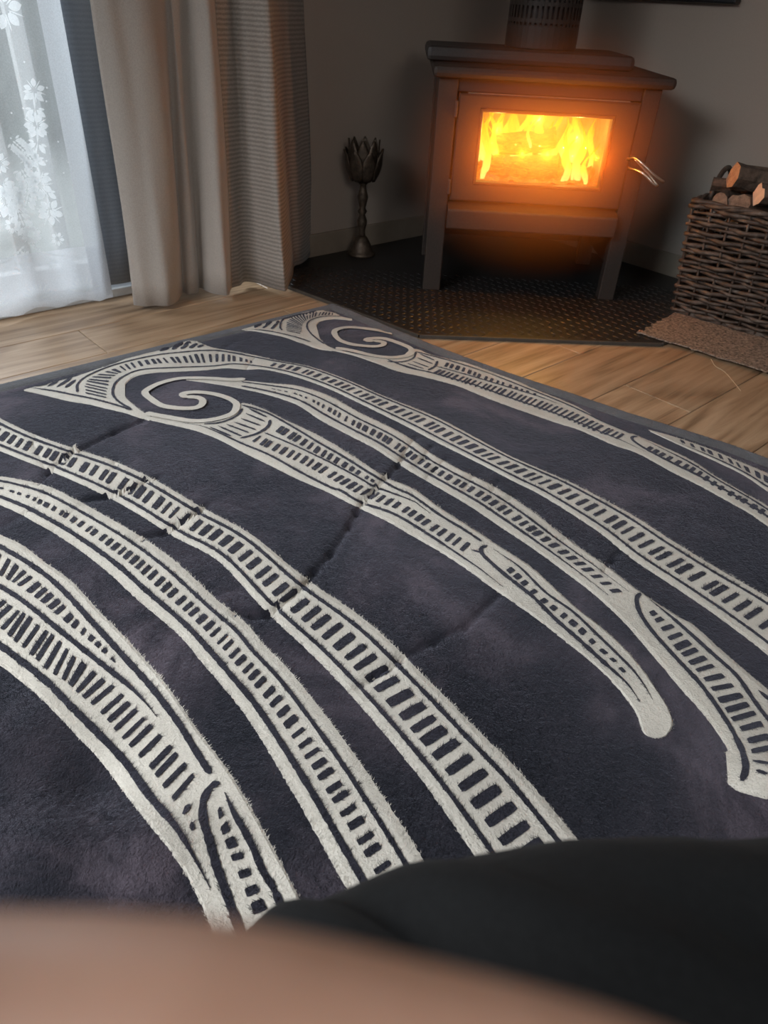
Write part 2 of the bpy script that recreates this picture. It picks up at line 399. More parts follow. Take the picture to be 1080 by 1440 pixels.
# lace curtain
def lace_material(name, opac, col, trans=0.6):
    m, nt, b, out = new_mat(name)
    v = coords(nt)
    tr = nt.nodes.new('ShaderNodeBsdfTransparent'); df = nt.nodes.new('ShaderNodeBsdfDiffuse'); tl = nt.nodes.new('ShaderNodeBsdfTranslucent')
    f = noise(nt, v, 300, 2, 0.5)
    r = ramp(nt, f, [(0.3, [c * 0.9 for c in col]), (0.7, col)])
    nt.links.new(r.outputs[0], df.inputs[0]); nt.links.new(r.outputs[0], tl.inputs[0])
    a = nt.nodes.new('ShaderNodeMixShader'); a.inputs[0].default_value = trans
    nt.links.new(df.outputs[0], a.inputs[1]); nt.links.new(tl.outputs[0], a.inputs[2])
    mx = nt.nodes.new('ShaderNodeMixShader')
    mr = nt.nodes.new('ShaderNodeMapRange'); mr.inputs[1].default_value = 0.3; mr.inputs[2].default_value = 0.7
    mr.inputs[3].default_value = opac - 0.03; mr.inputs[4].default_value = opac + 0.03
    nt.links.new(f, mr.inputs[0]); nt.links.new(mr.outputs[0], mx.inputs[0])
    nt.links.new(tr.outputs[0], mx.inputs[1]); nt.links.new(a.outputs[0], mx.inputs[2])
    nt.links.new(mx.outputs[0], out.inputs[0]); return m
net_m = lace_material('sheer_net', 0.50, (0.86, 0.90, 0.92))
hem_m = lace_material('dense_lace_hem', 0.86, (0.86, 0.89, 0.93))
motif_m = lace_material('lace_thread', 0.86, (0.95, 0.97, 0.98), 0.8)
SHO = 0.045
def shw(t): return SHO + 0.010 * math.sin(t * 16.0) + 0.006 * math.sin(t * 37 + 1)
lace = thing('lace_curtain', 'white lace curtain with floral pattern covering the glazed door', 'curtain', tuple(LW(2.4, SHO, 0.0)))
tA, tB = 2.045, 3.4
nT = 90
def lace_edge(z): return tA + 0.002 + 0.03 * min(z, 1.0) ** 1.0 * 0 + 0.0
def lace_grid(z0, z1, rows, o=0.0):
    P = np.zeros((rows, nT, 3))
    for i in range(rows):
        z = z0 + (z1 - z0) * i / (rows - 1)
        for j in range(nT):
            t = lace_edge(z) + (tB - lace_edge(z)) * j / (nT - 1); P[i, j] = LW(t, shw(t) + o, z)
    return P
m = MB(); m.grid(lace_grid(0.20, 2.03, 20)); m.build('net_panel', net_m, lace, smooth=True)
# scalloped dense hem
P = np.zeros((8, nT, 3))
for j in range(nT):
    t = lace_edge(0) + (tB - lace_edge(0)) * j / (nT - 1)
    zt = 0.20 + 0.0 * t; zb = 0.012 + 0.012 * abs(math.sin(t * 24))
    for i in range(8): P[i, j] = LW(t, shw(t), zb + (zt - zb) * i / 7)
m = MB(); m.grid(P); m.build('hem_panel', hem_m, lace, smooth=True)
m = MB(); P = lace_grid(0.0, 2.03, 20, 0.003); P = P[:, :5]; P[0, :, 2] = 0.02; m.grid(P); o = m.build('side_hem', hem_m, lace, smooth=True)
# embroidered flowers, leaves and dots as raised thread
mot = MB()
def spx(px, py):
    q = on_plane(np.array(float(px)), np.array(float(py)), C0 + nL * (SHO + 0.02), nL)
    return (q[:2] - C0) @ u, q[2]
def leaf(t, z, a, L, Wd, n=8, s0=0.0):
    t, z = t + s0 * math.cos(a), z + s0 * math.sin(a)
    k = np.linspace(0, 1, n); w = Wd * np.sin(np.pi * k) ** 0.8
    ca, sa = math.cos(a), math.sin(a); rows = []
    for s in (-1, 1):
        row = []
        for q, ww in zip(k, w):
            x, y = L * q, s * ww / 2
            tt_ = t + ca * x - sa * y; row.append(LW(tt_, shw(tt_) + 0.004, z + sa * x + ca * y))
        rows.append(row)
    mot.grid(np.array(rows))
def flower(px, py, R, n=6, ph=0.0):
    t, z = spx(px, py)
    for i in range(n):
        a = ph + 2 * math.pi * i / n; leaf(t, z, a, R * 0.75, R * 0.50, 8, R * 0.28); leaf(t, z, a + math.pi / n, R * 0.9, R * 0.09, 5, R * 0.2)
def spray(path, L, Wd):
    P = spline(PX(path), 9)
    tz = [spx(*p) for p in P]
    for i in range(len(tz) - 1):
        (t0, z0), (t1, z1) = tz[i], tz[i + 1]; a = math.atan2(z1 - z0, t1 - t0)
        leaf(t0, z0, a, math.hypot(t1 - t0, z1 - z0) * 1.1, 0.006, 4)
        leaf(t0, z0, a + 0.9, L, Wd, 8, .006); leaf(t0, z0, a - 0.9, L, Wd, 8, .006); leaf(t0, z0, a + 1.5, L * .6, Wd * .5, 6, .01); leaf(t0, z0, a - 1.5, L * .6, Wd * .5, 6, .01)
for px, py, R, n in ((52, 128, .03, 5), (54, 178, .035, 6), (45, 225, .03, 5), (58, 262, .04, 6), (74, 300, .04, 5), (14, 285, .05, 8), (22, 320, .025, 6), (84, 338, .022, 5), (48, 333, .03, 8), (8, 12, .05, 6), (3, 232, .03, 6), (40, 365, .022, 6), (75, 372, .018, 5), (30, 378, .018, 5)):
    flower(px, py, R, n, px * 0.37)
spray('50,130 53,160 57,195 52,225 62,255 72,285 66,318', .03, .015)
spray('22,200 38,215 50,230', .025, .012)
spray('8,262 22,275 30,300 42,330', .03, .014)
spray('34,240 44,262 40,290', .03, .014)
for a, b in (('0,372 20,366 38,350', .004), ('48,345 66,358 96,362', .004)):
    P = spline(PX(a), 10); tz = [spx(*p) for p in P]
    for i in range(9):
        (t0, z0), (t1, z1) = tz[i], tz[i + 1]; leaf(t0, z0, math.atan2(z1 - z0, t1 - t0), math.hypot(t1 - t0, z1 - z0) * 1.3, 0.008, 4)
for k in range(170):
    t = tA + 0.05 + rng.random() * 0.9; z = 0.25 + rng.random() * 0.9
    leaf(t, z, rng.random() * 6, 0.006, 0.006, 4)
for k in range(9):                       # fans along the hem
    t = tA + 0.09 + k * 0.15
    for q in range(-4, 5): leaf(t, 0.05, math.pi / 2 + q * 0.3, 0.055, 0.010, 6)
m = mot.build('lace_motif', motif_m, lace, kind='stuff')

# ------------------------------------------------------------------ hearth plate
A = on_z(np.array(408.), np.array(402.), 0.012); B1 = on_z(np.array(590.), np.array(470.), 0.012); B2 = on_z(np.array(930.), np.array(482.), 0.012)
dA = (A - B1)[:2]; dA /= np.linalg.norm(dA)
sA = ((C0 - B1[:2]) @ nL) / (dA @ nL); wl = B1[:2] + dA * (sA * 0.985)
dB = np.array([0.70, 0.714]); sB = ((C0 - B2[:2]) @ nR) / (dB @ nR); wr = B2[:2] + dB * (sB * 0.985)
cc = C0 + (nL + nR) * 0.016
wl = wl + nL * 0.01; wr = wr + nR * 0.01
hpoly = [B1[:2], B2[:2], wr, cc, wl]
he = thing('hearth_plate', 'black raised-tread metal hearth plate on the floor under the stove', 'hearth', (B1[0], B1[1], 0))
m = MB(); m.prism(hpoly, 0.0006, 0.010); m.build('plate', hearth_m, he)
m = MB()
edge = [wl, B1[:2], B2[:2], wr]
for p, q in zip(edge[:-1], edge[1:]):
    d = (q - p); L = np.linalg.norm(d); d /= L; nn = np.array([d[1], -d[0]]); c = (p + q) / 2 + nn * 0.004
    m.box((c[0], c[1], 0.0066), np.array([*d, 0]) * L / 2, np.array([*nn, 0]) * 0.004, (0, 0, 0.006))
m.build('edge_trim', trim_m, he, bevel=0.001)
def inside(p, poly):
    s = None
    for i in range(len(poly)):
        a, b = poly[i], poly[(i + 1) % len(poly)]; c = (b[0] - a[0]) * (p[1] - a[1]) - (b[1] - a[1]) * (p[0] - a[0])
        if abs(c) < 0.012: return False
        if s is None: s = c > 0
        elif (c > 0) != s: return False
    return True
m = MB(); st = 0.027
for i in range(-30, 50):
    for j in range(-5, 40):
        c = B1[:2] + np.array([i * st, j * st])
        if c[1] > 2.95 or not inside(c, hpoly): continue
        a = math.radians(45 if (i + j) % 2 else -45); d = np.array([math.cos(a), math.sin(a)]); n2 = np.array([-d[1], d[0]])
        L, w, h = 0.0125, 0.0036, 0.0022
        V = [(*(c + d * L), 0.01), (*(c + n2 * w), 0.01), (*(c - d * L), 0.01), (*(c - n2 * w), 0.01), (*(c + d * L * .5), 0.01 + h), (*(c - d * L * .5), 0.01 + h)]
        m.add(V, [(0, 1, 4), (1, 5, 4), (1, 2, 5), (2, 3, 5), (3, 4, 5), (3, 0, 4)])
m.build('tread_bars', hearth_m, he, kind='stuff')

# ------------------------------------------------------------------ wood stove
YF = 2.736
stv = thing('wood_stove', 'dark steel freestanding wood stove with a fire behind its window', 'stove', (0.47, 2.98, 0.010))
XL, XR, YB = 0.100, 0.838, 3.235
for (x0, x1) in ((XL, XL + 0.066), (XR - 0.06, XR)):
    for y0, y1 in ((YF, YF + 0.045), (YB - 0.045, YB)):
        box_part('leg', x0, x1, y0, y1, 0.0105, 0.715, stove_m, stv, 0.004)
for x0, x1 in ((XL + 0.006, XL + 0.018), (XR - 0.018, XR - 0.006)):
    box_part('side_panel', x0, x1, YF + 0.045, YB - 0.045, 0.10, 0.715, stove_d, stv, 0.002)
box_part('back_panel', XL + 0.066, XR - 0.06, YB - 0.02, YB - 0.006, 0.10, 0.715, stove_d, stv, 0.002)
box_part('top_plate', XL - 0.022, XR + 0.032, YF - 0.035, YB + 0.01, 0.716, 0.750, stove_m, stv, 0.013)
box_part('raised_cooktop', 0.056, 0.765, YF + 0.13, YB + 0.005, 0.7505, 0.795, stove_d, stv, 0.016)
box_part('fascia', XL + 0.066, XR - 0.06, YF + 0.012, YF + 0.03, 0.676, 0.7155, stove_m, stv, 0.003)
m = MB()                                            # ash lip: sloping shelf under the door
x0, x1 = XL + 0.067, XR - 0.061
prof = [(YF + 0.03, 0.335), (YF - 0.035, 0.318), (YF - 0.038, 0.312), (YF - 0.038, 0.252), (YF - 0.030, 0.248), (YF + 0.03, 0.248)]
V = [(x0, y, z) for y, z in prof] + [(x1, y, z) for y, z in prof]; n = len(prof)
m.add(V, [tuple(range(n)), tuple(range(2 * n - 1, n - 1, -1))] + [(i, n + i, n + (i + 1) % n, (i + 1) % n) for i in range(n)])
m.build('ash_lip', stove_m, stv, bevel=0.003)
box_part('base_tray', XL + 0.07, XR - 0.064, YF + 0.05, YB - 0.03, 0.235, 0.262, stove_d, stv, 0.003)
# firebox, open at the front
brick_m = simple('firebrick', (0.42, 0.30, 0.21), 0.9, nscale=25, var=0.25, bstr=0.3)
fx0, fx1, fy0, fy1, fz0, fz1 = 0.222, 0.726, YF + 0.02, YF + 0.36, 0.372, 0.655
fb = bpy.data.objects.new('firebox', None)
m = MB(); e = 0.02
m.box(((fx0 + fx1) / 2, (fy0 + fy1) / 2, fz0 - e / 2), ((fx1 - fx0) / 2 + e, 0, 0), (0, (fy1 - fy0) / 2, 0), (0, 0, e / 2))
m.box(((fx0 + fx1) / 2, (fy0 + fy1) / 2, fz1 + e / 2), ((fx1 - fx0) / 2 + e, 0, 0), (0, (fy1 - fy0) / 2, 0), (0, 0, e / 2))
m.box((fx0 - e / 2, (fy0 + fy1) / 2, (fz0 + fz1) / 2), (e / 2, 0, 0), (0, (fy1 - fy0) / 2, 0), (0, 0, (fz1 - fz0) / 2))
m.box((fx1 + e / 2, (fy0 + fy1) / 2, (fz0 + fz1) / 2), (e / 2, 0, 0), (0, (fy1 - fy0) / 2, 0), (0, 0, (fz1 - fz0) / 2))
m.box(((fx0 + fx1) / 2, fy1 + e / 2, (fz0 + fz1) / 2), ((fx1 - fx0) / 2 + e, 0, 0), (0, e / 2, 0), (0, 0, (fz1 - fz0) / 2 + e))
bpy.data.objects.remove(fb)
firebox = m.build('firebox', brick_m, stv); firebox['label'] = 'glowing brick-lined fire chamber'
# door frame around the glass
gx0, gx1, gz0, gz1 = 0.258, 0.690, 0.408, 0.622
dx0, dx1, dz0, dz1 = 0.172, 0.778, 0.340, 0.672
m = MB(); yf, yb = YF - 0.006, YF + 0.018
def fr_ring(x0, x1, z0, z1, y): return [(x0, y, z0), (x1, y, z0), (x1, y, z1), (x0, y, z1)]
rings = [fr_ring(dx0, dx1, dz0, dz1, yb), fr_ring(dx0, dx1, dz0, dz1, yf + 0.004), fr_ring(dx0 + .005, dx1 - .005, dz0 + .005, dz1 - .005, yf), fr_ring(gx0 - .012, gx1 + .012, gz0 - .012, gz1 + .012, yf),
         fr_ring(gx0 - .009, gx1 + .009, gz0 - .009, gz1 + .009, yf - .004), fr_ring(gx0 - .002, gx1 + .002, gz0 - .002, gz1 + .002, yf - .004), fr_ring(gx0, gx1, gz0, gz1, yf), fr_ring(gx0, gx1, gz0, gz1, yb), fr_ring(dx0, dx1, dz0, dz1, yb)]
m.grid(np.array(rings), closed=True)
sdoor = m.build('stove_door', stove_m, stv)
box_part('glass_pane', gx0 + .0005, gx1 - .0005, YF + 0.008, YF + 0.012, gz0 + .0005, gz1 - .0005, pane_m, sdoor, 0)
box_part('hinge_pin', dx0 - 0.012, dx0 - 0.001, YF - 0.012, YF + 0.004, dz1 - 0.07, dz1 - 0.02, stove_d, sdoor, 0.003)
box_part('hinge_pin', dx0 - 0.012, dx0 - 0.001, YF - 0.012, YF + 0.004, dz0 + 0.02, dz0 + 0.07, stove_d, sdoor, 0.003)
m = MB()                                            # wire loop door handle pointing right
hp = lambda px, py, y: CAM + ray(np.array(float(px)), np.array(float(py))) * (y / ray(np.array(float(px)), np.array(float(py)))[1])
for path, r in (([(882, 224, YF - .004), (893, 222, YF - .05), (903, 230, YF - .075), (917, 244, YF - .085), (930, 254, YF - .085), (933, 256, YF - .078)], 0.0048), ([(884, 236, YF - .004), (897, 240, YF - .05), (908, 247, YF - .07), (918, 258, YF - .078), (925, 262, YF - .078)], 0.0048), ([(893, 224, YF - .05), (906, 238, YF - .06), (916, 250, YF - .07), (925, 262, YF - .078)], 0.004)):
    m.tube(spline(np.array([hp(*q) for q in path]), 16), r, 8)
m.build('door_handle', chrome_m, sdoor, smooth=True)
# flue with slotted heat shield
fcx, fcy, fr_ = 0.463, 3.055, 0.098
m = MB(); m.lathe([(fr_, 0.796), (fr_, 2.395)], (fcx, fcy, 0), 32); m.build('flue_pipe', stove_d, stv, smooth=False)
m = MB(); RS = 0.124
m.lathe([(RS, 0.796), (RS + .002, 0.80), (RS + .002, 0.862), (RS, 0.866), (RS - .004, 0.862), (RS - .004, 0.80)], (fcx, fcy, 0), 36)
m.build('shield_collar', stove_m, stv, smooth=False)
m = MB()
for k in range(44):
    a = 2 * math.pi * k / 44; p = (fcx + RS * math.cos(a), fcy + RS * math.sin(a), 1.62)
    m.box(p, np.array([-math.sin(a), math.cos(a), 0]) * 0.0045, np.array([math.cos(a), math.sin(a), 0]) * 0.0012, (0, 0, 0.757))
for k in range(32):
    z = 0.872 + k * 0.047
    m.lathe([(RS - .0012, z), (RS + .0013, z), (RS + .0013, z + .012), (RS - .0012, z + .012)], (fcx, fcy, 0), 32)
m.build('slotted_shield', stove_m, stv, kind='stuff')

# fire
bark_m = simple('firewood_bark', (0.105, 0.070, 0.050), 0.9, nscale=45, var=0.6, bstr=0.9)
def flame_material():
    m, nt, b, out = new_mat('flame')
    nt.nodes.remove(b)
    tc = nt.nodes.new('ShaderNodeTexCoord'); sp = nt.nodes.new('ShaderNodeSeparateXYZ'); nt.links.new(tc.outputs['Generated'], sp.inputs[0])
    r = ramp(nt, sp.outputs[2], [(0.0, (1.0, 0.80, 0.16)), (0.35, (1.0, 0.74, 0.05)), (0.75, (1.0, 0.45, 0.015)), (1.0, (0.9, 0.20, 0.005))])
    em = nt.nodes.new('ShaderNodeEmission'); em.inputs['Strength'].default_value = 1.5; nt.links.new(r.outputs[0], em.inputs[0])
    tr = nt.nodes.new('ShaderNodeBsdfTransparent'); lw = nt.nodes.new('ShaderNodeLayerWeight'); lw.inputs[0].default_value = 0.55
    n = noise(nt, coords(nt, (1, 1, .4)), 45, 3, 0.6, 1.0)
    ad = nt.nodes.new('ShaderNodeMath'); ad.operation = 'MULTIPLY_ADD'; ad.inputs[1].default_value = 0.9; ad.inputs[2].default_value = -0.25; nt.links.new(n, ad.inputs[0])
    a2 = nt.nodes.new('ShaderNodeMath'); a2.operation = 'ADD'; a2.use_clamp = True; nt.links.new(lw.outputs['Facing'], a2.inputs[0]); nt.links.new(ad.outputs[0], a2.inputs[1])
    mx = nt.nodes.new('ShaderNodeMixShader'); nt.links.new(a2.outputs[0], mx.inputs[0]); nt.links.new(em.outputs[0], mx.inputs[1]); nt.links.new(tr.outputs[0], mx.inputs[2])
    nt.links.new(mx.outputs[0], out.inputs[0]); return m
flame_m = flame_material()
def ember_material():
    m, nt, b, out = new_mat('glowing_char')
    v = coords(nt, (1, 3, 3)); f = noise(nt, v, 28, 6, 0.7, 1.0)
    r = ramp(nt, f, [(0.36, (0.030, 0.014, 0.009)), (0.56, (0.16, 0.055, 0.020))]); nt.links.new(r.outputs[0], b.inputs['Base Color'])
    e_ = ramp(nt, f, [(0.45, (0.30, 0.05, 0.006)), (0.62, (1.0, 0.24, 0.02)), (0.8, (1, .5, .06))]); nt.links.new(e_.outputs[0], b.inputs['Emission Color'])
    b.inputs['Emission Strength'].default_value = 0.9; b.inputs['Roughness'].default_value = 0.9; bump(nt, b, f, 0.8, 0.01); return m
ember_m = ember_material()
def log_mesh(mb, p, q, r, seed, mi=0, mcap=1, n=14, half=False):
    p, q = np.asarray(p, float), np.asarray(q, float); g = np.random.default_rng(seed)
    ang_ = np.linspace(0, 2 * np.pi, n, endpoint=False)
    prof = 1 + 0.09 * g.standard_normal(n)
    if half: prof = np.where(np.sin(ang_) < -0.05, prof * (0.28 / np.maximum(0.28, -np.sin(ang_))), prof)
    k = 7; rows = []; t = (q - p) / np.linalg.norm(q - p)
    ref = np.array([0, 0, 1.0]); x = np.cross(t, ref); x /= np.linalg.norm(x); y = np.cross(x, t)
    for i in range(k):
        c = p + (q - p) * i / (k - 1) + x * 0.004 * g.standard_normal() + y * 0.004 * g.standard_normal()
        rr = r * prof * (1 + 0.05 * g.standard_normal(n))
        rows.append(c + (np.cos(ang_) * rr)[:, None] * x + (np.sin(ang_) * rr)[:, None] * y)
    b0 = mb.n; mb.grid(np.array(rows), mi, closed=True)
    mb.f.append(tuple(b0 + j for j in range(n))[::-1]); mb.m.append(mcap)
    e_ = b0 + (k - 1) * n; mb.f.append(tuple(e_ + j for j in range(n))); mb.m.append(mcap)
for i, (p, q, r, lab) in enumerate((((0.30, YF + .15, .425), (0.56, YF + .13, .440), 0.042, 'thick glowing log lying across the bottom of the fire'), ((0.30, YF + .20, .492), (0.55, YF + .22, .525), 0.036, 'charred log resting on top of the glowing log in the fire'), ((0.58, YF + .20, .415), (0.69, YF + .13, .418), 0.038, 'short burning log at the right side of the fire'))):
    m = MB(); log_mesh(m, p, q, r, 40 + i); o = m.build('burning_log', [ember_m, ember_m], loc=p, smooth=True); tag(o, lab, 'log', 'logs burning in the stove')
m = MB()
nx, ny = 40, 16
xs = np.linspace(fx0 + .002, fx1 - .002, nx); ys = np.linspace(YF + .03, fy1 - .003, ny)
P = np.array([[(x, y, fz0 + 0.001 + 0.026 * (0.5 + 0.5 * math.sin(x * 60 + y * 41) * math.cos(y * 70 - x * 23)) + 0.008 * rng.random() + 0.012) for x in xs] for y in ys])
m.grid(P); m.build('ember_bed', ember_m, stv, kind='stuff')
def flame(cx, cy, z0, h, w, ph, d=0.4):
    m = MB(); k = 16; rows = []; a = np.linspace(0, 2 * np.pi, 14, endpoint=False)
    for i in range(k):
        f = i / (k - 1); rr = w * (math.sin(math.pi * min(1, f * 0.86 + 0.14)) ** 0.8) * (1 - f) ** 0.45 + 0.0008
        rr *= 1 + 0.35 * math.sin(f * 9 + ph * 2)
        c = np.array([cx + 0.028 * math.sin(f * 5.2 + ph) * f ** 0.7, cy + 0.015 * math.sin(f * 4 + ph * 1.7), z0 + h * f])
        rows.append(c + np.stack([rr * np.cos(a), d * rr * np.sin(a), 0 * a], 1))
    m.grid(np.array(rows), closed=True); return m
fire = thing('fire', 'yellow and orange flames burning behind the stove window', 'fire', (0.47, YF + 0.15, 0.41))
fg = np.random.default_rng(11)
tongues = [(.285, .05, .405, .23, .012, .3), (.300, .10, .42, .21, .016, 1.4), (.335, .16, .43, .18, .014, 2.2), (.445, .09, .51, .115, .006, 3.0), (.425, .20, .50, .13, .016, 4.0),
           (.575, .05, .41, .20, .010, .9), (.590, .08, .41, .15, .016, 2.0), (.610, .06, .415, .21, .013, 5.2), (.635, .10, .41, .18, .018, 3.4), (.655, .06, .408, .13, .012, 2.9), (.672, .12, .42, .20, .016, 1.1), (.62, .16, .44, .20, .022, .2), (.555, .14, .43, .20, .014, 4.4), (.505, .22, .47, .16, .018, 1.9)]
for k in range(16): tongues.append((.27 + .42 * fg.random(), .22 + .10 * fg.random(), .40 + .04 * fg.random(), .14 + .10 * fg.random(), .012 + .016 * fg.random(), 6 * fg.random()))
for (cx, cy, z0, h, w, ph) in tongues:
    flame(cx, YF + cy, z0, min(h, 0.648 - z0), w, ph).build('flame_tongue', flame_m, fire, smooth=True)
def point(name, loc, e_, col, r):
    l = bpy.data.lights.new(name, 'POINT'); l.energy = e_; l.color = col; l.shadow_soft_size = r
    o = bpy.data.objects.new(name, l); COL.objects.link(o); o.location = loc; return o
FC = (1.0, 0.25, 0.02)
for x, z, e_ in ((0.32, 0.56, 2.6), (0.46, 0.60, 3.4), (0.60, 0.55, 4.0)):
    point('fire_light', (x, YF + 0.07, z), e_, (1, .37, .07), 0.0)
for x in (0.31, 0.395, 0.48, 0.565, 0.645):
    point('door_glow_fill', (x, YF - 0.080, 0.515), 1.45, FC, 0.0)  # added fill lamps in front of the glass, brightening door and floor

hz, nt, bs, out = new_mat('window_bloom_volume'); nt.nodes.remove(bs)  # orange-tinted volume added to imitate lens bloom around the fire window
vs = nt.nodes.new('ShaderNodeVolumeScatter'); vs.inputs['Color'].default_value = (1, 0.34, 0.09, 1)
tc = nt.nodes.new('ShaderNodeTexCoord'); mp = nt.nodes.new('ShaderNodeMapping'); mp.inputs['Location'].default_value = (0, 0.02 * 2.1, -0.465 * 2.3); mp.inputs['Scale'].default_value = (1.9, 2.1, 2.3)
gr = nt.nodes.new('ShaderNodeTexGradient'); gr.gradient_type = 'SPHERICAL'; pw = nt.nodes.new('ShaderNodeMath'); pw.operation = 'POWER'; pw.inputs[1].default_value = 1.75
ml = nt.nodes.new('ShaderNodeMath'); ml.operation = 'MULTIPLY'; ml.inputs[1].default_value = 4.6
nt.links.new(tc.outputs['Object'], mp.inputs[0]); nt.links.new(mp.outputs[0], gr.inputs[0]); nt.links.new(gr.outputs['Fac'], pw.inputs[0]); nt.links.new(pw.outputs[0], ml.inputs[0]); nt.links.new(ml.outputs[0], vs.inputs['Density'])
nt.links.new(vs.outputs[0], out.inputs['Volume'])
m = MB(); m.lathe([(0.02, 0.02), (0.30, 0.06), (0.48, 0.25), (0.54, 0.515), (0.48, 0.78), (0.30, 0.97), (0.02, 1.01)], (0.47, YF - 0.02, 0), 24)
hz_o = m.build('window_bloom', hz, loc=(0.47, YF, 0.05)); hz_o['kind'] = 'stuff'; hz_o['label'] = 'orange haze volume added to imitate glow around the stove window'; hz_o['category'] = 'haze'

# ------------------------------------------------------------------ wall-mounted panel above the basket
m = MB()
q0 = on_plane(np.array(850.), np.array(0.), C0 + nR * 0.03, nR); q1 = on_plane(np.array(1036.), np.array(5.), C0 + nR * 0.03, nR)
ta, tb = (q0[:2] - C0) @ v_, (q1[:2] - C0) @ v_
rw_box(m, ta - 0.35, tb, 0.002, 0.04, 0.955, 1.55)
tvm = simple('black_gloss_frame', (0.012, 0.012, 0.013), 0.3, nscale=40, var=0.2, bstr=0)
fp = m.build('framed_panel', tvm, bevel=0.005, loc=RW((ta + tb) / 2, 0.002, 0.955))
tag(fp, 'dark framed panel hung on the wall above the stove, cut by the frame', 'picture frame')
m = MB(); rw_box(m, ta - 0.33, tb - 0.02, 0.0402, 0.0415, 0.975, 1.53)
o = m.build('screen', simple('dark_glass', (0.01, 0.01, 0.012), 0.12, bstr=0), fp)

# ------------------------------------------------------------------ candle holder
cp = on_z(np.array(508.), np.array(358.), 0.010)
ch = thing('candle_holder', 'dark bronze lotus candle holder on a turned stem beside the curtain', 'candle holder', (cp[0], cp[1], 0.010))
bz = 0.0105
m = MB(); m.lathe([(0.058, 0), (0.060, .006), (0.055, .012), (0.046, .022), (0.040, .045), (0.030, .062), (0.024, .072), (.018, .078)], (cp[0], cp[1], bz), 24); m.build('base', bronze_m, ch, smooth=True)
m = MB(); m.lathe([(.014, .0785), (.016, .085), (.013, .10), (.020, .125), (.021, .14), (.012, .165), (.020, .178), (.012, .190), (.016, .205), (.023, .235), (.014, .265), (.013, .28), (.022, .29)], (cp[0], cp[1], bz), 20); m.build('stem', bronze_m, ch, smooth=True)
m = MB(); m.lathe([(.012, .2905), (.040, .298), (.055, .318), (.060, .35), (.059, .39), (.056, .39), (.057, .35), (.050, .32), (.036, .303), (.006, .30)], (cp[0], cp[1], bz), 24); m.build('cup', bronze_m, ch, smooth=True)
for row, (n, r0, zb, h, lean) in enumerate(((8, .060, .300, .15, .006), (8, .064, .298, .115, .014))):
    for k in range(n):
        a = 2 * math.pi * (k + 0.5 * row) / n; ca, sa = math.cos(a), math.sin(a); m = MB(); rows = []
        for i in range(9):
            f = i / 8; w = 0.030 * math.sin(math.pi * (0.12 + 0.86 * f)) ** 0.8; rr = (r0 - .018) + .020 * math.sin(min(1, f * 1.6) * math.pi / 2) + lean * f ** 3 - .008 * f * (1 - row)
            z = bz + zb + h * f; row_ = []
            for sgn in (-1, -.5, 0, .5, 1):
                off = w * sgn; ri = rr + 0.005 * (1 - abs(sgn)); row_.append((cp[0] + ri * ca - off * sa, cp[1] + ri * sa + off * ca, z))
            rows.append(row_)
        m.grid(np.array(rows)); o = m.build('petal', bronze_m, ch, smooth=True)
        sm = o.modifiers.new('thick', 'SOLIDIFY'); sm.thickness = 0.002

# ------------------------------------------------------------------ mat and basket
mat_m = simple('brown_coir', (0.24, 0.178, 0.135), 0.95, nscale=130, var=0.9, bstr=1.0)
mA = on_z(np.array(897.), np.array(468.), 0.014)[:2]; e1 = np.array([0.776, -0.631]); e2 = np.array([0.66, 0.75])
m = MB(); nx, ny = 60, 24; LX, LY = 0.80, 0.44
def mat_pt(i, j, z):
    a, b = i / (nx - 1), j / (ny - 1); p = mA + e1 * LX * a + e2 * LY * b
    jag = 0.004 * rng.standard_normal(2) * (1 if i in (0, nx - 1) or j in (0, ny - 1) else 0); return (p[0] + jag[0], p[1] + jag[1], z)
top_ = np.array([[mat_pt(i, j, 0.0165 + 0.0012 * rng.random()) for i in range(nx)] for j in range(ny)])
m.grid(top_)
bt = top_.copy(); bt[:, :, 2] = 0.0125; m.grid(bt, flip=True)
for ed in (lambda P: P[0], lambda P: P[-1], lambda P: P[:, 0], lambda P: P[:, -1]): m.grid(np.stack([ed(bt), ed(top_)]))
dm = m.build('coir_mat', mat_m, loc=(mA[0], mA[1], 0.0125)); tag(dm, 'brown coir mat with frayed edge under the wicker basket', 'mat')

def wicker_material():
    m, nt, b, out = new_mat('weathered_willow')
    v = coords(nt, (1, 1, 1)); f = noise(nt, v, 22, 5, 0.65, 0.6)
    r = ramp(nt, f, [(0.28, (0.028, 0.019, 0.014)), (0.50, (0.070, 0.047, 0.035)), (0.64, (0.13, 0.098, 0.078)), (0.80, (0.27, 0.225, 0.19))])
    nt.links.new(r.outputs[0], b.inputs['Base Color']); b.inputs['Roughness'].default_value = 0.6; bump(nt, b, f, 0.3, 0.004); return m
wick_m = wicker_material()
Bc = on_z(np.array(941.), np.array(438.), 0.018)[:2]; b1 = np.array([0.7606, -0.6492]); b2 = np.array([0.6492, 0.7606])
BW, BD, BH = 0.62, 0.36, 0.382
bk = thing('wicker_basket', 'woven dark wicker log basket standing on the coir mat', 'basket', (Bc[0], Bc[1], 0.018))
def bpt(a, b, z, fl=0.0):
    a = a + fl * (2 * a / BW - 1); b = b + fl * (2 * b / BD - 1); p = Bc + b1 * a + b2 * b; return np.array([p[0], p[1], 0.018 + z])
per = [(0, 0), (BW, 0), (BW, BD), (0, BD)]
def perim(n_per_m=26):
    out = []
    for (a0, c0), (a1, c1) in zip(per, per[1:] + per[:1]):
        L = math.hypot(a1 - a0, c1 - c0); k = max(2, int(round(L * n_per_m)))
        for i in range(k): out.append((a0 + (a1 - a0) * i / k, c0 + (c1 - c0) * i / k))
    return out
pp = perim(16); NP = len(pp)
def flare(z): return -0.012 + 0.030 * z / BH
outn = []
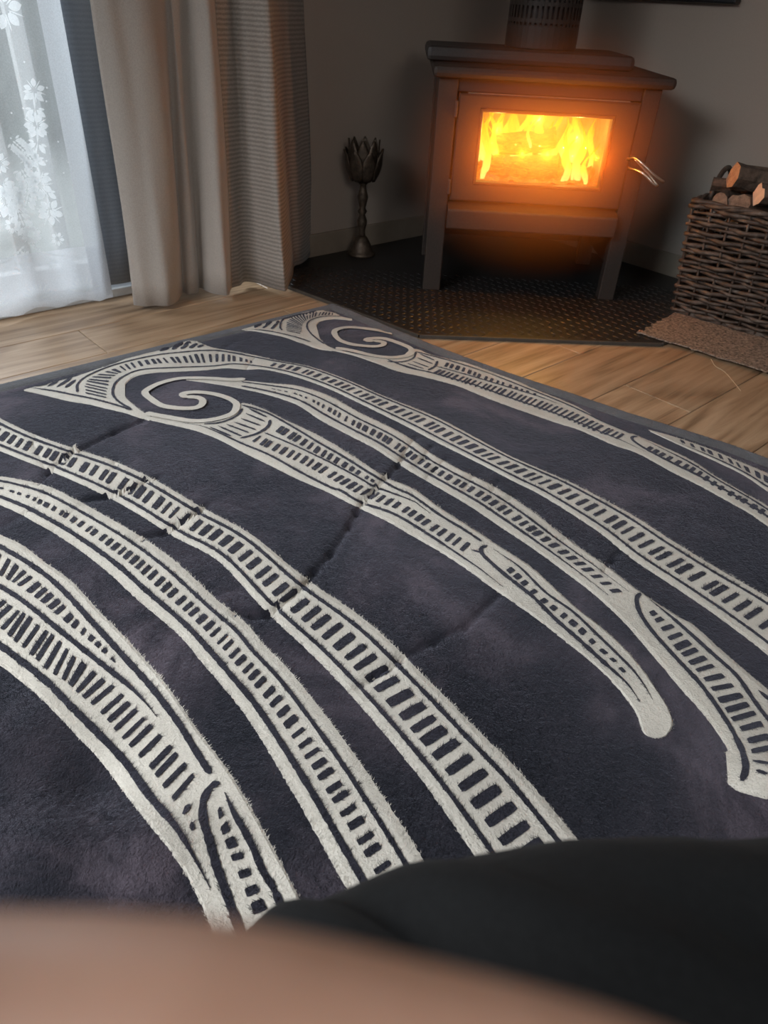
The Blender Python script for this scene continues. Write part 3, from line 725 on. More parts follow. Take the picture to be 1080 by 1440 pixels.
for a, b in pp:
    n_ = np.array([0., 0.])
    if b < 1e-6: n_ += [0, -1]
    if b > BD - 1e-6: n_ += [0, 1]
    if a < 1e-6: n_ += [-1, 0]
    if a > BW - 1e-6: n_ += [1, 0]
    n_ /= np.linalg.norm(n_); outn.append(b1 * n_[0] + b2 * n_[1])
for (a, b) in pp:
    m = MB(); m.tube([bpt(a, b, z, flare(z)) for z in np.linspace(0.004, BH, 5)], 0.0042, 6); m.build('stake', wick_m, bk, smooth=True)
NR = 25
for rI in range(NR):
    m = MB(); z = 0.010 + (BH - 0.022) * rI / (NR - 1)
    pts = []; sub = 4; tot = NP * sub
    for k in range(tot):
        i = k // sub; f = (k % sub) / sub; j = (i + 1) % NP
        P0 = bpt(*pp[i], z, flare(z)); P1 = bpt(*pp[j], z, flare(z)); nn = outn[i] * (1 - f) + outn[j] * f
        amp = 0.0085 * math.cos(math.pi * (k / sub + rI)) + 0.001 * rng.standard_normal()
        p = P0 + (P1 - P0) * f; p[:2] += nn * amp; p[2] += 0.0030 * math.sin(k * 0.21 + rI * 1.9) + 0.0035 * math.sin(k * 0.77 + rI) * 0.5; pts.append(p)
    pts.append(pts[0]); rad = 0.0066 + 0.0014 * np.sin(np.arange(len(pts)) * 0.16 + rI * 2.1) + 0.0005 * rng.standard_normal(len(pts))
    m.tube(pts, rad, 6); m.build('woven_strand', wick_m, bk, smooth=True)
for kk, (dz, ph) in enumerate(((0.0, 0), (0.008, 1.6), (0.004, 3.1))):
    m = MB(); pts = []
    for k in range(NP * 4 + 1):
        i = (k // 4) % NP; j = (i + 1) % NP; f = (k % 4) / 4; P = bpt(*pp[i], BH, 0.018) * (1 - f) + bpt(*pp[j], BH, 0.018) * f
        P[:2] += outn[i] * 0.007 * math.cos(k * 0.5 + ph); P[2] += 0.004 + 0.005 * math.sin(k * 0.5 + ph); pts.append(P)
    m.tube(pts, 0.0075, 6); m.build('rim_braid', wick_m, bk, smooth=True)
m = MB(); poly = [bpt(0.01, .01, 0)[:2], bpt(BW - .01, .01, 0)[:2], bpt(BW - .01, BD - .01, 0)[:2], bpt(0.01, BD - .01, 0)[:2]]; m.prism(poly, 0.0185, 0.030); m.build('basket_floor', wick_m, bk)
for a in (0.012, BW - 0.012):
    m = MB(); m.tube([bpt(a, BD / 2 + 0.075 * math.cos(q), BH - 0.01 + 0.10 * math.sin(q), 0.018) for q in np.linspace(0, math.pi, 15)], 0.009, 8); m.build('loop_handle', wick_m, bk, smooth=True)

def wood_end_material():
    m, nt, b, out = new_mat('cut_wood_face')
    v = coords(nt); f = noise(nt, v, 70, 5, 0.6, 1.0)
    r = ramp(nt, f, [(0.3, (0.36, 0.19, 0.10)), (0.7, (0.62, 0.38, 0.22))]); nt.links.new(r.outputs[0], b.inputs['Base Color']); b.inputs['Roughness'].default_value = 0.85; bump(nt, b, f, 0.4, 0.004); return m
end_m = wood_end_material()
pale_m = simple('pale_cut_wood', (0.72, 0.50, 0.37), 0.85, nscale=60, var=0.12, bstr=0.2)
grey_end = simple('weathered_wood_face', (0.20, 0.15, 0.115), 0.9, nscale=60, var=0.5, bstr=0.5)
def basket_log(p, q, r, seed, lab, cap=None, half=False, n=14):
    P, Q = bpt(*p), bpt(*q); m = MB(); log_mesh(m, P, Q, r, seed, half=half, n=n); o = m.build('firewood_log', [bark_m, cap or end_m], loc=P); tag(o, lab, 'log', 'firewood in the wicker basket'); return o
zt = BH
basket_log((0.060, 0.055, zt + .088), (0.22, 0.20, zt + .062), 0.040, 1, 'split log with broad orange cut end topmost of the basket', n=7)
basket_log((0.170, 0.020, zt + .052), (0.36, 0.24, zt + .035), 0.031, 2, 'thin round log with pale oval end on top at the basket front', pale_m)
basket_log((-0.015, 0.10, zt + .046), (0.17, 0.17, zt + .045), 0.024, 3, 'dark tapered log sticking out at the loop handle end', grey_end)
basket_log((0.118, 0.028, zt - .010), (0.18, 0.27, zt - .02), 0.047, 4, 'log with dull half-round end just inside the front rim', grey_end)
basket_log((0.050, 0.035, zt + .010), (0.085, 0.27, zt - .01), 0.032, 5, 'log with grey split face at the left inside the basket', grey_end, True)
basket_log((0.30, 0.04, zt - .01), (0.34, 0.30, zt - .01), 0.045, 6, 'dark bark log low behind the rim beside the pale end')
basket_log((0.28, 0.14, zt + .045), (0.55, 0.20, zt + .05), 0.035, 8, 'bark-covered log lying lengthwise at the right side of the heap')
basket_log((0.44, 0.04, zt - .01), (0.46, 0.30, zt - .01), 0.05, 9, 'thick dark log low at the right end of the basket')
# thread of bark on the floor
m = MB(); pts = np.array([on_z(np.array(float(a)), np.array(float(b)), 0.0025) for a, b in ((1000, 505), (1006, 515), (1018, 522), (1030, 535), (1042, 550))]); m.tube(spline(pts, 14), 0.0012, 5)
tag(m.build('straw', simple('pale_straw', (0.55, 0.42, 0.28), 0.7), loc=pts[0]), 'thin pale straw lying on the floorboards in front of the mat', 'straw')

# ------------------------------------------------------------------ rug
rc = on_z(np.array(468.), np.array(428.), 0.012)[:2]
ad_ = np.array([-0.737, -0.676])
re_px = PX('500,440 540,457 610,486 660,505 715,525 760,540 810,556 885,582 970,608 1030,627 1080,646')
re_w = on_z(re_px[:, 0], re_px[:, 1], 0.012)[:, :2]
bd_ = re_w[-1] - rc; bd_ /= np.linalg.norm(bd_)
BI = np.linalg.inv(np.stack([ad_, bd_], 1))
_pq = (re_w - rc) @ BI.T
def dlt(q): return np.interp(q, np.concatenate([[0], _pq[:, 1], [2.6]]), np.concatenate([[0], _pq[:, 0], [0]]))
RP, RQ = 2.10, 2.55
CREASE = [('200,592 160,608 107,632 90,645 67,662 55,676', .008, .005), ('50,611 47,622 65,660', .004, .006), ('162,648 160,660', .005, .006), ('221,674 207,680 175,694 148,699 120,703', .008, .005),
          ('290,712 280,721 250,740 231,750 200,757', .008, .005), ('572,640 560,655 545,670 527,690 512,702 502,717 492,735 465,775 442,800 434,812 420,830 390,857 376,864 355,865 335,860', .009, .005),
          ('700,840 655,884 610,905 565,926 550,939 527,952 507,965', .007, .005), ('720,700 711,708', .006, .006), ('605,630 597,645 585,657', .006, .006), ('583,617 568,640', .006, .006), ('626,648 612,662 600,672', .006, .006),
          ('665,672 655,690', .005, .006), ('700,680 692,694', .005, .006), ('797,758 790,764', .005, .006), ('872,776 862,788 850,803', .006, .005), ('80,688 35,722 0,740', .003, .006), ('130,700 75,745 30,780', .002, .006),
          ('330,480 300,500', .003, .006), ('360,500 345,520', .004, .006)]
CR_SEG = []
for s, dep, sg in CREASE:
    w = on_z(PX(s)[:, 0], PX(s)[:, 1], 0.024)[:, :2]
    for i in range(len(w) - 1): CR_SEG.append((w[i], w[i + 1], dep, sg))
LUMPS = [((30, 1030), .022, .055), ((60, 1190), .026, .05), ((205, 1195), .018, .045), ((120, 1110), -.014, .03), ((1085, 1115), .030, .05), ((240, 470), .012, .03), ((560, 795), .006, .05), ((700, 640), .006, .12), ((300, 640), .006, .12), ((850, 700), .006, .15), ((640, 900), .007, .12), ((150, 800), .007, .10)]
LUMP_W = [(on_z(np.array(float(p[0])), np.array(float(p[1])), 0.03)[:2], a, s) for p, a, s in LUMPS]
def hrug(x, y):
    x = np.asarray(x, float); y = np.asarray(y, float)
    rel = np.stack([x - rc[0], y - rc[1]], -1) @ BI.T
    q = rel[..., 1]; p = rel[..., 0] - dlt(q)
    e_ = np.minimum(np.minimum(p, RP - p), np.minimum(q, RQ - q)) * 0.98
    k = np.clip(e_ / 0.028, 0, 1)
    h = 0.003 + 0.021 * np.sqrt(np.clip(1 - (1 - k) ** 2, 0, 1))
    h = h - 0.004 * np.exp(-((e_ - 0.060) / 0.008) ** 2)
    inn = np.clip((e_ - 0.07) / 0.1, 0, 1)
    h = h + inn * (0.0022 * np.sin(x * 9 + y * 5) + 0.002 * np.sin(x * 4 - y * 13 + 1) + 0.0014 * np.sin(x * 23 + 2) * np.sin(y * 19))
    for (c, a, s) in LUMP_W: h = h + a * np.exp(-((x - c[0]) ** 2 + (y - c[1]) ** 2) / (2 * s * s)) * np.clip(e_ / 0.06, 0, 1)
    for a, b, dep, sg in CR_SEG:
        d = b - a; L2 = d @ d; t = np.clip(((x - a[0]) * d[0] + (y - a[1]) * d[1]) / L2, 0, 1)
        dd = (x - a[0] - t * d[0]) ** 2 + (y - a[1] - t * d[1]) ** 2
        h = np.minimum(h, h * 0 + 9) if False else h - dep * 1.15 * np.exp(-(np.sqrt(dd + 4e-6) - 0.002) / (sg * 1.3))
    return np.maximum(h, 0.003)
def on_rug(px, py, off=0.0):
    z = np.full(np.shape(px), 0.024)
    for _ in range(4):
        d = ray(px, py); t = (z - CAM[2]) / d[..., 2]; p = CAM + d * t[..., None]; z = hrug(p[..., 0], p[..., 1])
    p[..., 2] = z + off
    return p
rug = thing('floor_rug', 'large plush navy rug with cream spiral and ladder bands on floorboards', 'rug', (float(rc[0]), float(rc[1]), 0.0))
NP_, NQ_ = 400, 490
pv = np.linspace(0, RP, NP_); qv = np.linspace(0, RQ, NQ_)
pv = np.unique(np.concatenate([pv, [.002, .004, .008, .014, .02, .025, .03, .052, .056, .06, .064, .068]])); qv = np.unique(np.concatenate([qv, [.002, .004, .008, .014, .02, .025, .03, .052, .056, .06, .064, .068]]))
pg, qg = np.meshgrid(pv, qv, indexing='ij')
xy = rc + (pg + dlt(qg))[..., None] * ad_ + qg[..., None] * bd_
zz = hrug(xy[..., 0], xy[..., 1])
G3 = np.concatenate([xy, zz[..., None]], -1)
BWD = 0.060
ib, jb = int(np.argmin(abs(pv - BWD))), int(np.argmin(abs(qv - BWD)))
m = MB(); m.keep = False
m.grid(G3[ib:, jb:]); 
body = m.build('pile', navy_m, rug, smooth=True)
m = MB(); m.grid(G3[:ib + 1, :]); m.grid(G3[ib:, :jb + 1])
lo = G3[0].copy(); lo[:, 2] = 0.0006; m.grid(np.stack([G3[0], lo])); lo = G3[:, 0].copy(); lo[:, 2] = 0.0006; m.grid(np.stack([G3[:, 0], lo]))
o = m.build('border', border_m, rug, smooth=True); o['label'] = 'plain grey plush border'

OFFW, OFFD, OFFT = 0.0022, 0.0036, 0.0050
STRIPS = []
class Band:
    def __init__(s): s.mb = MB(); s.mb.keep = False
    def strip(s, A, B, off, mi, step=0.007, jit=0.0, byidx=True, cross=0.012):
        A, B = np.asarray(A, float), np.asarray(B, float)
        wa = on_z(A[:, 0], A[:, 1]); L = np.sum(np.linalg.norm(np.diff(wa, axis=0), axis=1)); n = max(2, int(L / step))
        # even in world length
        Lc = np.concatenate([[0], np.cumsum(np.linalg.norm(np.diff(wa, axis=0), axis=1) + 1e-6)]); t = np.interp(np.linspace(0, Lc[-1], n), Lc, np.arange(len(A)))
        a, b = spline_i(A, t), spline_i(B, t)
        wd = np.max(np.linalg.norm(on_z(a[:, 0], a[:, 1]) - on_z(b[:, 0], b[:, 1]), axis=1)); k = max(2, int(wd / cross) + 1)
        f = np.linspace(0, 1, k)[None, :, None]
        p = a[:, None] * (1 - f) + b[:, None] * f
        P = on_rug(p[..., 0], p[..., 1], off)
        if jit:
            d = P[:, -1] - P[:, 0]; d /= np.linalg.norm(d, axis=1)[:, None] + 1e-9
            P[:, 0] += d * (jit * rng.standard_normal(n))[:, None]; P[:, -1] += d * (jit * rng.standard_normal(n))[:, None]
            P[:, 0, 2] -= 0.002; P[:, -1, 2] -= 0.002
        s.mb.grid(P, mi); STRIPS.append((P, mi))
    def white(s, a, b): s.strip(PX(a) if isinstance(a, str) else a, PX(b) if isinstance(b, str) else b, OFFW, 0, 0.005, 0.0005)
    def line(s, pts, w=0.0075, mi=1, t0=False, t1=False, off=None):
        pts = PX(pts) if isinstance(pts, str) else np.asarray(pts)
        wq = on_z(pts[:, 0], pts[:, 1]); L = np.sum(np.linalg.norm(np.diff(wq, axis=0), axis=1)); n = max(4, int(L / 0.007))
        Lc = np.concatenate([[0], np.cumsum(np.linalg.norm(np.diff(wq, axis=0), axis=1) + 1e-6)]); t = np.interp(np.linspace(0, Lc[-1], n), Lc, np.arange(len(pts)))
        c = spline_i(pts, t); W_ = on_rug(c[:, 0], c[:, 1])[:, :2]
        d = np.gradient(W_, axis=0); d /= np.linalg.norm(d, axis=1)[:, None] + 1e-9; nn = np.stack([-d[:, 1], d[:, 0]], 1)
        ww = np.full(n, w) * (1 + 0.10 * rng.standard_normal(n)) if w < 0.012 else np.full(n, w) * (1 + 0.03 * rng.standard_normal(n))
        f = np.linspace(0, 1, n); R_ = max(w * 1.2 / L, 1e-3)
        for flag, g in ((t0, f), (t1, 1 - f)):
            ww = ww * (np.clip(g * 5, 0.12, 1) if flag else np.sqrt(np.clip(1 - (1 - np.clip(g / R_ * 2, 0, 1)) ** 2, 0.15, 1)))
        K = 3 if w < 0.012 else 4
        f2 = np.linspace(-0.5, 0.5, K)
        Q = W_[:, None] + nn[:, None] * (ww[:, None] * f2[None])[..., None]
        o_ = off if off is not None else (OFFD if mi else OFFT)
        P = np.concatenate([Q, (hrug(Q[..., 0], Q[..., 1]) + o_)[..., None]], -1); s.mb.grid(P, mi); STRIPS.append((P, mi if mi else 2))
    def dashes(s, T, B, n, duty=0.5, skipf=0.0):
        T = PX(T) if isinstance(T, str) else np.asarray(T); B = PX(B) if isinstance(B, str) else np.asarray(B)
        mid = (T + B) / 2; wq = on_z(mid[:, 0], mid[:, 1]); Lc = np.concatenate([[0], np.cumsum(np.linalg.norm(np.diff(wq, axis=0), axis=1) + 1e-6)])
        for k in range(n):
            c = (k + 0.5) / n; h = duty / n / 2 * (1 + 0.16 * rng.standard_normal())
            sh = 0.10 / n * rng.standard_normal()
            tt_ = np.interp(np.array([c - h, c - h * .5, c, c + h * .5, c + h]) * Lc[-1] + sh * Lc[-1], Lc, np.arange(len(T)))
            a, b = spline_i(T, tt_), spline_i(B, tt_); e0, e1_ = 0.05 * rng.random(), 1 - 0.05 * rng.random()
            f = np.linspace(e0, e1_, 8)[None, :, None]
            p = a[:, None] * (1 - f) + b[:, None] * f
            # rounded corners
            p[[0, -1], 0] = p[[0, -1], 0] * 0.8 + p[2, 0] * 0.2; p[[0, -1], -1] = p[[0, -1], -1] * 0.8 + p[2, -1] * 0.2
            P = on_rug(p[..., 0], p[..., 1], OFFD); s.mb.grid(P, 1); STRIPS.append((P, 1))
    def done(s, lab=None):
        o = s.mb.build('band_pattern', [cream_m, navy_print_m], rug, kind='stuff')
        if lab: o['label'] = lab
def lerp(A, B, f): return np.asarray(A) * (1 - f) + np.asarray(B) * f

# band across the middle, from the left edge to the trousers
A = PX('-190,510 -60,555 0,588 48,611 105,631 163,650 218,675 285,714 355,753 432,815 520,877 600,954 672,1027 740,1095 820,1190 900,1290')
B = PX('-240,548 -100,590 -35,620 24,644 79,666 133,690 184,717 245,755 308,790 374,860 449,931 513,1000 585,1087 640,1163 711,1270 780,1380')
b = Band(); b.white(A, B)
b.line(lerp(A, B, .185), .0078); b.line(lerp(A, B, .83), .0072); b.dashes(lerp(A, B, .31), lerp(A, B, .70), 76, .50); b.done('cream ladder band running diagonally across the middle')
# next band towards the viewer
A = PX('-180,690 -50,668 0,670 50,679 82,690 140,721 200,756 250,792 307,845 345,875 370,905 415,952 487,1045 530,1107 585,1192 640,1290')
B = PX('-210,712 -90,688 -30,699 20,719 50,735 95,762 150,803 195,845 250,892 285,933 310,962 350,1013 403,1100 440,1165 490,1255 545,1350')
b = Band(); b.white(A, B); b.line(lerp(A, B, .225), .0068); b.line(lerp(A, B, .78), .0095)
wf = np.array([.02, .02, .03, .05, .07, .09, .11, .12, .12, .12, .12, .12, .12, .12, .12, .12])[:, None]
b.dashes(lerp(A, B, .49) + (A - B) * wf, lerp(A, B, .49) - (A - B) * wf, 72, .46); b.done()
# nearest band, two ladders that merge into a leaf
A = PX('-60,728 0,752 32,767 62,790 100,817 140,860 175,895 205,929 237,967 280,1030 320,1082 355,1140 385,1195 412,1245 470,1370')
B = PX('-60,905 0,936 25,955 50,975 87,1012 110,1037 137,1065 158,1092 180,1122 196,1142 212,1162 250,1212 275,1255 290,1290 335,1390')
b = Band(); b.white(A, B)
b.line('-40,752 0,770 50,800 87,830 135,882 175,926 212,967 250,1017 275,1057 296,1090', .0095)
b.line('-40,806 0,826 37,850 95,897 130,925 180,965 205,990 221,1010', .0085, t1=True)
b.line('-40,886 0,909 62,957 100,995 137,1032 175,1072 210,1120 247,1164 272,1205 296,1251', .0105, t1=True)
b.dashes('-15,772 20,792 42,810 61,825 84,845 101,864 122,887 136,900 155,921 164,934', '-28,795 7,815 22,824 45,839 69,857 90,875 117,896 129,906 151,925 162,935', 18, .48)
b.dashes('-20,828 21,855 37,864 59,882 84,901 107,925 145,954 172,977 199,1005 226,1034 252,1062 265,1079 276,1096', '-45,850 -6,880 14,899 35,916 61,940 90,960 115,982 140,1005 167,1035 195,1065 220,1096 232,1113 246,1134', 27, .5)
b.line('267,1133 258,1147', .008); b.line('270,1158 271,1170', .006)
b.line('309,1102 297,1108 287,1125 285,1140 287,1158 295,1185 305,1220 320,1262 345,1330', .0105)
b.line('316,1116 330,1147 350,1182 370,1227 385,1252 410,1310', .0085, t0=True)
b.dashes('308,1132 317,1152 327,1174 340,1200 351,1225 364,1252 390,1310', '306,1138 309,1161 315,1181 324,1205 335,1231 346,1260 368,1320', 8, .52); b.done()

# large spiral group
b = Band()
b.white('34,549 50,544 78,537 105,530 140,518 176,506', '34,550 62,556 95,564 125,569 150,575 176,581')
A = PX('175,506 207,497 240,490 267,479 300,489 330,494 360,500 390,507 437,516 490,535 540,557 610,585 650,605 715,640 765,662 810,682 885,722 945,760 1010,800 1080,840 1150,885 1290,985 1440,1110')
B = PX('172,545 188,531 212,525 245,523 285,521 318,518 345,520 372,520 412,529 460,546 507,568 572,600 612,621 672,651 722,677 765,699 840,747 890,787 955,830 1022,877 1090,930 1225,1045 1370,1185')
b.white(A, B)
b.white('171,544 173,552 178,560 190,571 202,580 214,587', '171,579 176,581 182,583 190,586 200,589 210,592')
i0 = 6
b.line(np.vstack([PX('109,553 110,541 125,529 162,514 212,502 250,497 300,494 340,500'), lerp(A, B, .16)[7:]]), .0068)
b.line(np.vstack([PX('185,577 167,566 159,555 162,541 175,530 200,521 250,518 300,516 330,513'), lerp(A, B, .83)[7:]]), .0068)
b.dashes('119,556 120,540 128,533 140,527 160,520 180,512 207,507 235,504 257,502 277,499 305,499 322,500 342,505 357,510', '150,563 152,547 156,535 163,529 171,525 187,520 212,514 242,512 262,512 282,512 305,511 322,510 342,510 357,513', 32, .46)
b.dashes(lerp(A, B, .30)[7:21], lerp(A, B, .70)[7:21], 62, .46); b.dashes(lerp(A, B, .30)[20:], lerp(A, B, .70)[20:], 12, .46)
b.line('40,546 75,551 100,556 130,562 160,570 185,578', .0075, t0=True)
for s in ('67,545 83,537', '80,546 102,532', '92,547 107,535', '50,545 70,540'): b.line(s, .011, t0=True, t1=True)
for s in ('243,493 257,482', '255,492 268,482', '267,491 277,484', '278,490 286,486', '225,495 238,491'): b.line(s, .014)
b.line('300,494 320,496 345,500', .006)
b.line('345,535 325,536 295,534 255,534 225,541 206,551 205,556 210,561 227,572 250,576 272,576 283,572 285,565 278,561 262,560', .0185, mi=0)
b.line('264,561 257,558 260,555 280,553.5 305,557 325,564 333,572 326,584 300,592 270,594 232,588 205,583', .0185, mi=0)
A2 = PX('262,533 295,531 340,535 380,539 415,542 442,549 470,560 505,580 547,600 577,617 610,640 650,662 700,687 750,720 797,757 855,798 900,832 950,865 975,879 1010,910 1050,945 1080,970 1120,1010')
B2 = PX('262,535 300,540 340,547 375,555 412,567 430,577 452,592 490,612 525,630 548,645 580,665 620,688 662,713 705,742 750,772 795,805 840,840 882,880 922,927 960,972 995,1012 1024,1058 1025,1098')
b.white(A2, B2)
b.white('1020,1058 1050,1040 1090,1020', '1023,1102 1042,1114 1090,1126')
b.line(lerp(A2, B2, .27)[2:17], .006, t1=True); b.line(lerp(A2, B2, .76)[2:17], .0075, t1=True)
wf = np.array([.02, .03, .05, .09, .12, .14, .14, .14, .14, .14, .14, .14, .13, .12])[:, None]
b.dashes((lerp(A2, B2, .51)[3:17] + (A2 - B2)[3:17] * wf), (lerp(A2, B2, .51)[3:17] - (A2 - B2)[3:17] * wf), 50, .5)
b.line('900,836 895,842 895,850 900,865 917,890 950,927 985,965 1017,1010 1037,1045 1046,1070 1047,1085 1042,1100', .0085)
b.line('912,844 950,875 1000,920 1035,952 1058,985 1075,1008 1110,1050', .0085, t0=True); b.line('1065,972 1080,985 1100,1005', .008, t0=True)
b.dashes('916,857 930,870 946,881 972,907 1002,936 1030,965 1056,996 1076,1027 1092,1060', '910,860 920,874 929,887 951,916 977,944 999,971 1022,1006 1045,1035 1058,1066', 16, .52)
b.line('1058,1072 1085,1076', .007); b.line('1062,1085 1078,1090', .007)
A3 = PX('215,586 250,592 275,595 300,594 322,587 335,575 342,567 370,575 400,590 437,607 465,622 502,645 542,671 580,687 620,715 670,747 705,770 750,800 805,850 855,890 892,927 920,965 940,997 946,1017 938,1034 925,1039')
B3 = PX('207,590 232,596 255,601 275,606 295,613 315,622 330,630 345,638 370,650 400,665 425,677 460,692 505,715 542,732 575,751 620,777 655,800 692,827 750,867 795,902 838,937 872,972 894,1002 901,1022 908,1034 922,1039')
b.white(A3, B3)
b.line('340,571 375,582 412,602 450,625 480,642 512,662 540,679 560,690 580,699 620,727 650,745 677,763', .007)
b.line('372,610 412,627 450,645 470,655 502,672 527,687 540,691 580,706 592,714 605,724', .0055, t1=True)
b.line('257,596 285,601 312,612 340,625 380,642 425,667 465,687 480,692 507,708 555,725 605,755 650,785 675,802 707,827', .0075, t0=True, t1=True)
b.dashes('393,598 425,615 450,630 480,647 510,666 530,679', '383,607 415,624 443,639 474,655 505,671 528,682', 15, .5)
b.dashes('365,613 372,617 407,632 440,647 480,669 515,687 540,697 575,714 612,737 637,751 666,768', '352,621 362,626 397,642 430,657 467,677 502,696 527,707 565,722 600,745 625,762 654,780', 30, .5)
b.line('380,592 377,601 362,611 338,618', .009); b.line('341,576 333,586 312,595 287,598', .006)
for s in ('350,576 375,588', '346,583 372,594', '339,590 366,600', '329,595 360,606', '318,598 350,610', '306,600 340,615', '295,602 325,615'): b.line(s, .0068, t0=True)
b.line('685,769 677,772 677,779 687,790 710,810 750,842 780,872 812,900 847,932 880,962 899,988', .0085, t1=True)
b.line('695,775 730,799 767,835 805,862 840,895 872,926 890,945 905,965 917,986', .0058, t0=True, t1=True)
b.dashes('715,795 740,818 765,842 792,862 817,882 839,906 855,920 869,934 882,949', '707,800 732,823 758,846 785,868 810,888 833,910 848,922 863,935 877,951', 13, .5)
b.line('676,779 664,775', .005)
b.done('large cream spiral with three trailing ladder bands')

# far spiral group near the stove
b = Band()
b.white('340,464 365,457 397,449 427,440 436,439 443,452', '340,465 358,466 380,470 402,475 430,484 450,478')
b.white('427,440 440,438 452,437 470,440 482,446 495,449', '446,466 445,460 447,455 453,451.5 470,449 495,451')
b.white('445,464 447,470 451,477 460,486 473,492', '428,484 433,486 441,489 452,492 466,494')
b.line('397,466 394,461 397,452 409,447 424,443 445,439', .006); b.line('456,485 446,478 437,470 432,462 433,455 440,450 457,446 480,446', .006)
b.dashes('403,467 402,462 405,452 417,445 435,441 455,440 470,441.5', '422,471 425,466 425,461 428,455 435,450 452,445 470,444.5', 22, .48)
b.line('352,464.5 365,465 390,469 415,475 437,482', .006, t0=True)
for s in ('358,462 368,456', '370,463 382,453', '382,464 392,453'): b.line(s, .011)
b.line('551,472 535,467 515,464 490,462 474,465 470,470 475,478 484,483 500,487 525,489 537,487.5 540,484 534,482 525,481', .0185, mi=0)
b.line('526,481 516,481 515,479.5 520,478 540,478 565,486 578,493 575,501 552,504.5 525,502 495,495 472,491', .0185, mi=0)
A = PX('474,491 490,496 525,503 552,505 572,500 578,491 590,492 610,500 660,512 710,530 752,547 810,571 847,592 892,611 930,627 972,647 1010,672 1050,695 1080,712 1150,760 1260,850 1330,930')
B = PX('466,493 480,496 500,501 520,508 537,514 552,520 570,525 590,529 640,542 680,558 720,573 780,594 815,605 860,625 897,638 945,664 985,684 1030,709 1062,728 1130,780 1230,870 1310,945')
b.white(A, B)
b.line('585,496 627,507 660,517 690,527 740,547 790,567 825,583 847,594 887,611', .0062); b.line('615,517 652,527 702,542 752,557 790,571', .005, t1=True)
b.line('545,507 577,519 605,525 665,542 715,560 765,577 810,594 845,609 872,620 908,637', .0068, t1=True)
b.dashes('625,510 652,518 680,529 720,543 757,556', '621,516 649,524 677,534 718,547 755,559', 16, .5)
b.dashes('617,520 650,530 700,545 750,561 800,578 845,598 880,613', '606,526 640,537 690,553 738,570 785,587 830,606 870,620', 38, .5)
b.line('585,496 581,505 566,510 545,510', .0065); b.line('615,509 612,516 602,522', .008)
for s in ('590,499 611,508', '586,504 608,513', '579,509 603,518', '571,512 596,520', '561,513 587,521'): b.line(s, .0055, t0=True)
b.line('896,615 889,616 891,622 915,637 950,655 985,672 1035,700 1080,729 1140,775 1235,860', .0078)
b.line('900,617 930,632 970,652 1010,677 1050,700 1080,719 1145,762 1240,845', .0058, t0=True)
b.dashes('910,627 945,644 980,661 1015,684 1050,704 1080,721', '904,631 938,648 973,667 1008,689 1043,709 1072,727', 16, .52); b.done('smaller cream spiral band along the stove side')
# far right strip beside the border
b = Band()
A = PX('912,605 950,615 1000,632 1035,647 1080,666 1130,692 1230,755'); B = PX('914,607 957,627 1008,650 1048,670 1080,692 1125,722 1215,795')
b.white(A, B); b.line(lerp(A, B, .8)[1:], .006, t0=True); b.dashes(lerp(A, B, .25)[1:], lerp(A, B, .62)[1:], 21, .45); b.done()

# short plush fibres standing on the rug, coloured like the print under them
RES = 0.0025; GX0, GY0 = -1.7, 0.2; GW, GH = int(3.3 / RES), int(2.5 / RES)
lay = np.zeros((GW, GH), np.int8)
for mi in (0, 1, 2):
    for (P, lm) in STRIPS:
        if lm != mi: continue
        a, b_, c, d = P[:-1, :-1, :2], P[1:, :-1, :2], P[1:, 1:, :2], P[:-1, 1:, :2]
        k = max(2, int(np.percentile(np.linalg.norm(c - a, axis=-1), 90) / RES * 1.1) + 1)
        for f in (np.arange(k) + .5) / k:
            for g in (np.arange(k) + .5) / k:
                q = (a * (1 - f) + b_ * f) * (1 - g) + (d * (1 - f) + c * f) * g
                ix = ((q[..., 0] - GX0) / RES).astype(int).ravel(); iy = ((q[..., 1] - GY0) / RES).astype(int).ravel()
                ok = (ix >= 0) & (ix < GW) & (iy >= 0) & (iy < GH); lay[ix[ok], iy[ok]] = mi + 1
NF = 900000
fx = -1.5 + 2.9 * rng.random(NF); fy = 0.30 + 2.2 * rng.random(NF)
rel = np.stack([fx - rc[0], fy - rc[1]], -1) @ BI.T; fq = rel[:, 1]; fp_ = rel[:, 0] - dlt(fq)
dist = np.hypot(fx, fy)
pc_ = np.stack([fx, fy, 0 * fx], -1) - CAM; cc_ = pc_ @ AX; vis = (abs(cc_[:, 0] / -cc_[:, 2]) < 0.60) & (abs(cc_[:, 1] / -cc_[:, 2]) < 0.78)
keep = (fp_ > 0.012) & (fq > 0.012) & vis & (rng.random(NF) < np.clip(1.25 - dist * 0.42, 0.18, 1))
fx, fy, fp_, fq = fx[keep], fy[keep], fp_[keep], fq[keep]; n = len(fx)
L_ = lay[((fx - GX0) / RES).astype(int).clip(0, GW - 1), ((fy - GY0) / RES).astype(int).clip(0, GH - 1)]
fm = np.where((L_ == 1) | (L_ == 3), 1, 0); fm = np.where((fp_ < BWD) | (fq < BWD), 2, fm)
fz = hrug(fx, fy) + np.array([0.0, OFFW, OFFD, OFFT])[L_] - 0.0008
th = 2.2 + 1.3 * np.sin(fx * 5 + 1.3 * np.sin(fy * 6)) + 1.0 * np.sin(fy * 8 + fx * 3) + 0.5 * rng.standard_normal(n)
ln = np.clip(1.45 - 0.4 * dist[keep], 0.45, 1) * np.where(fm == 1, 0.0036, 0.0058) * (0.7 + 0.6 * rng.random(n)); up = 0.40 + 0.25 * rng.random(n)
dx, dy = np.cos(th) * ln, np.sin(th) * ln; wx, wy = -np.sin(th) * 0.00042, np.cos(th) * 0.00042
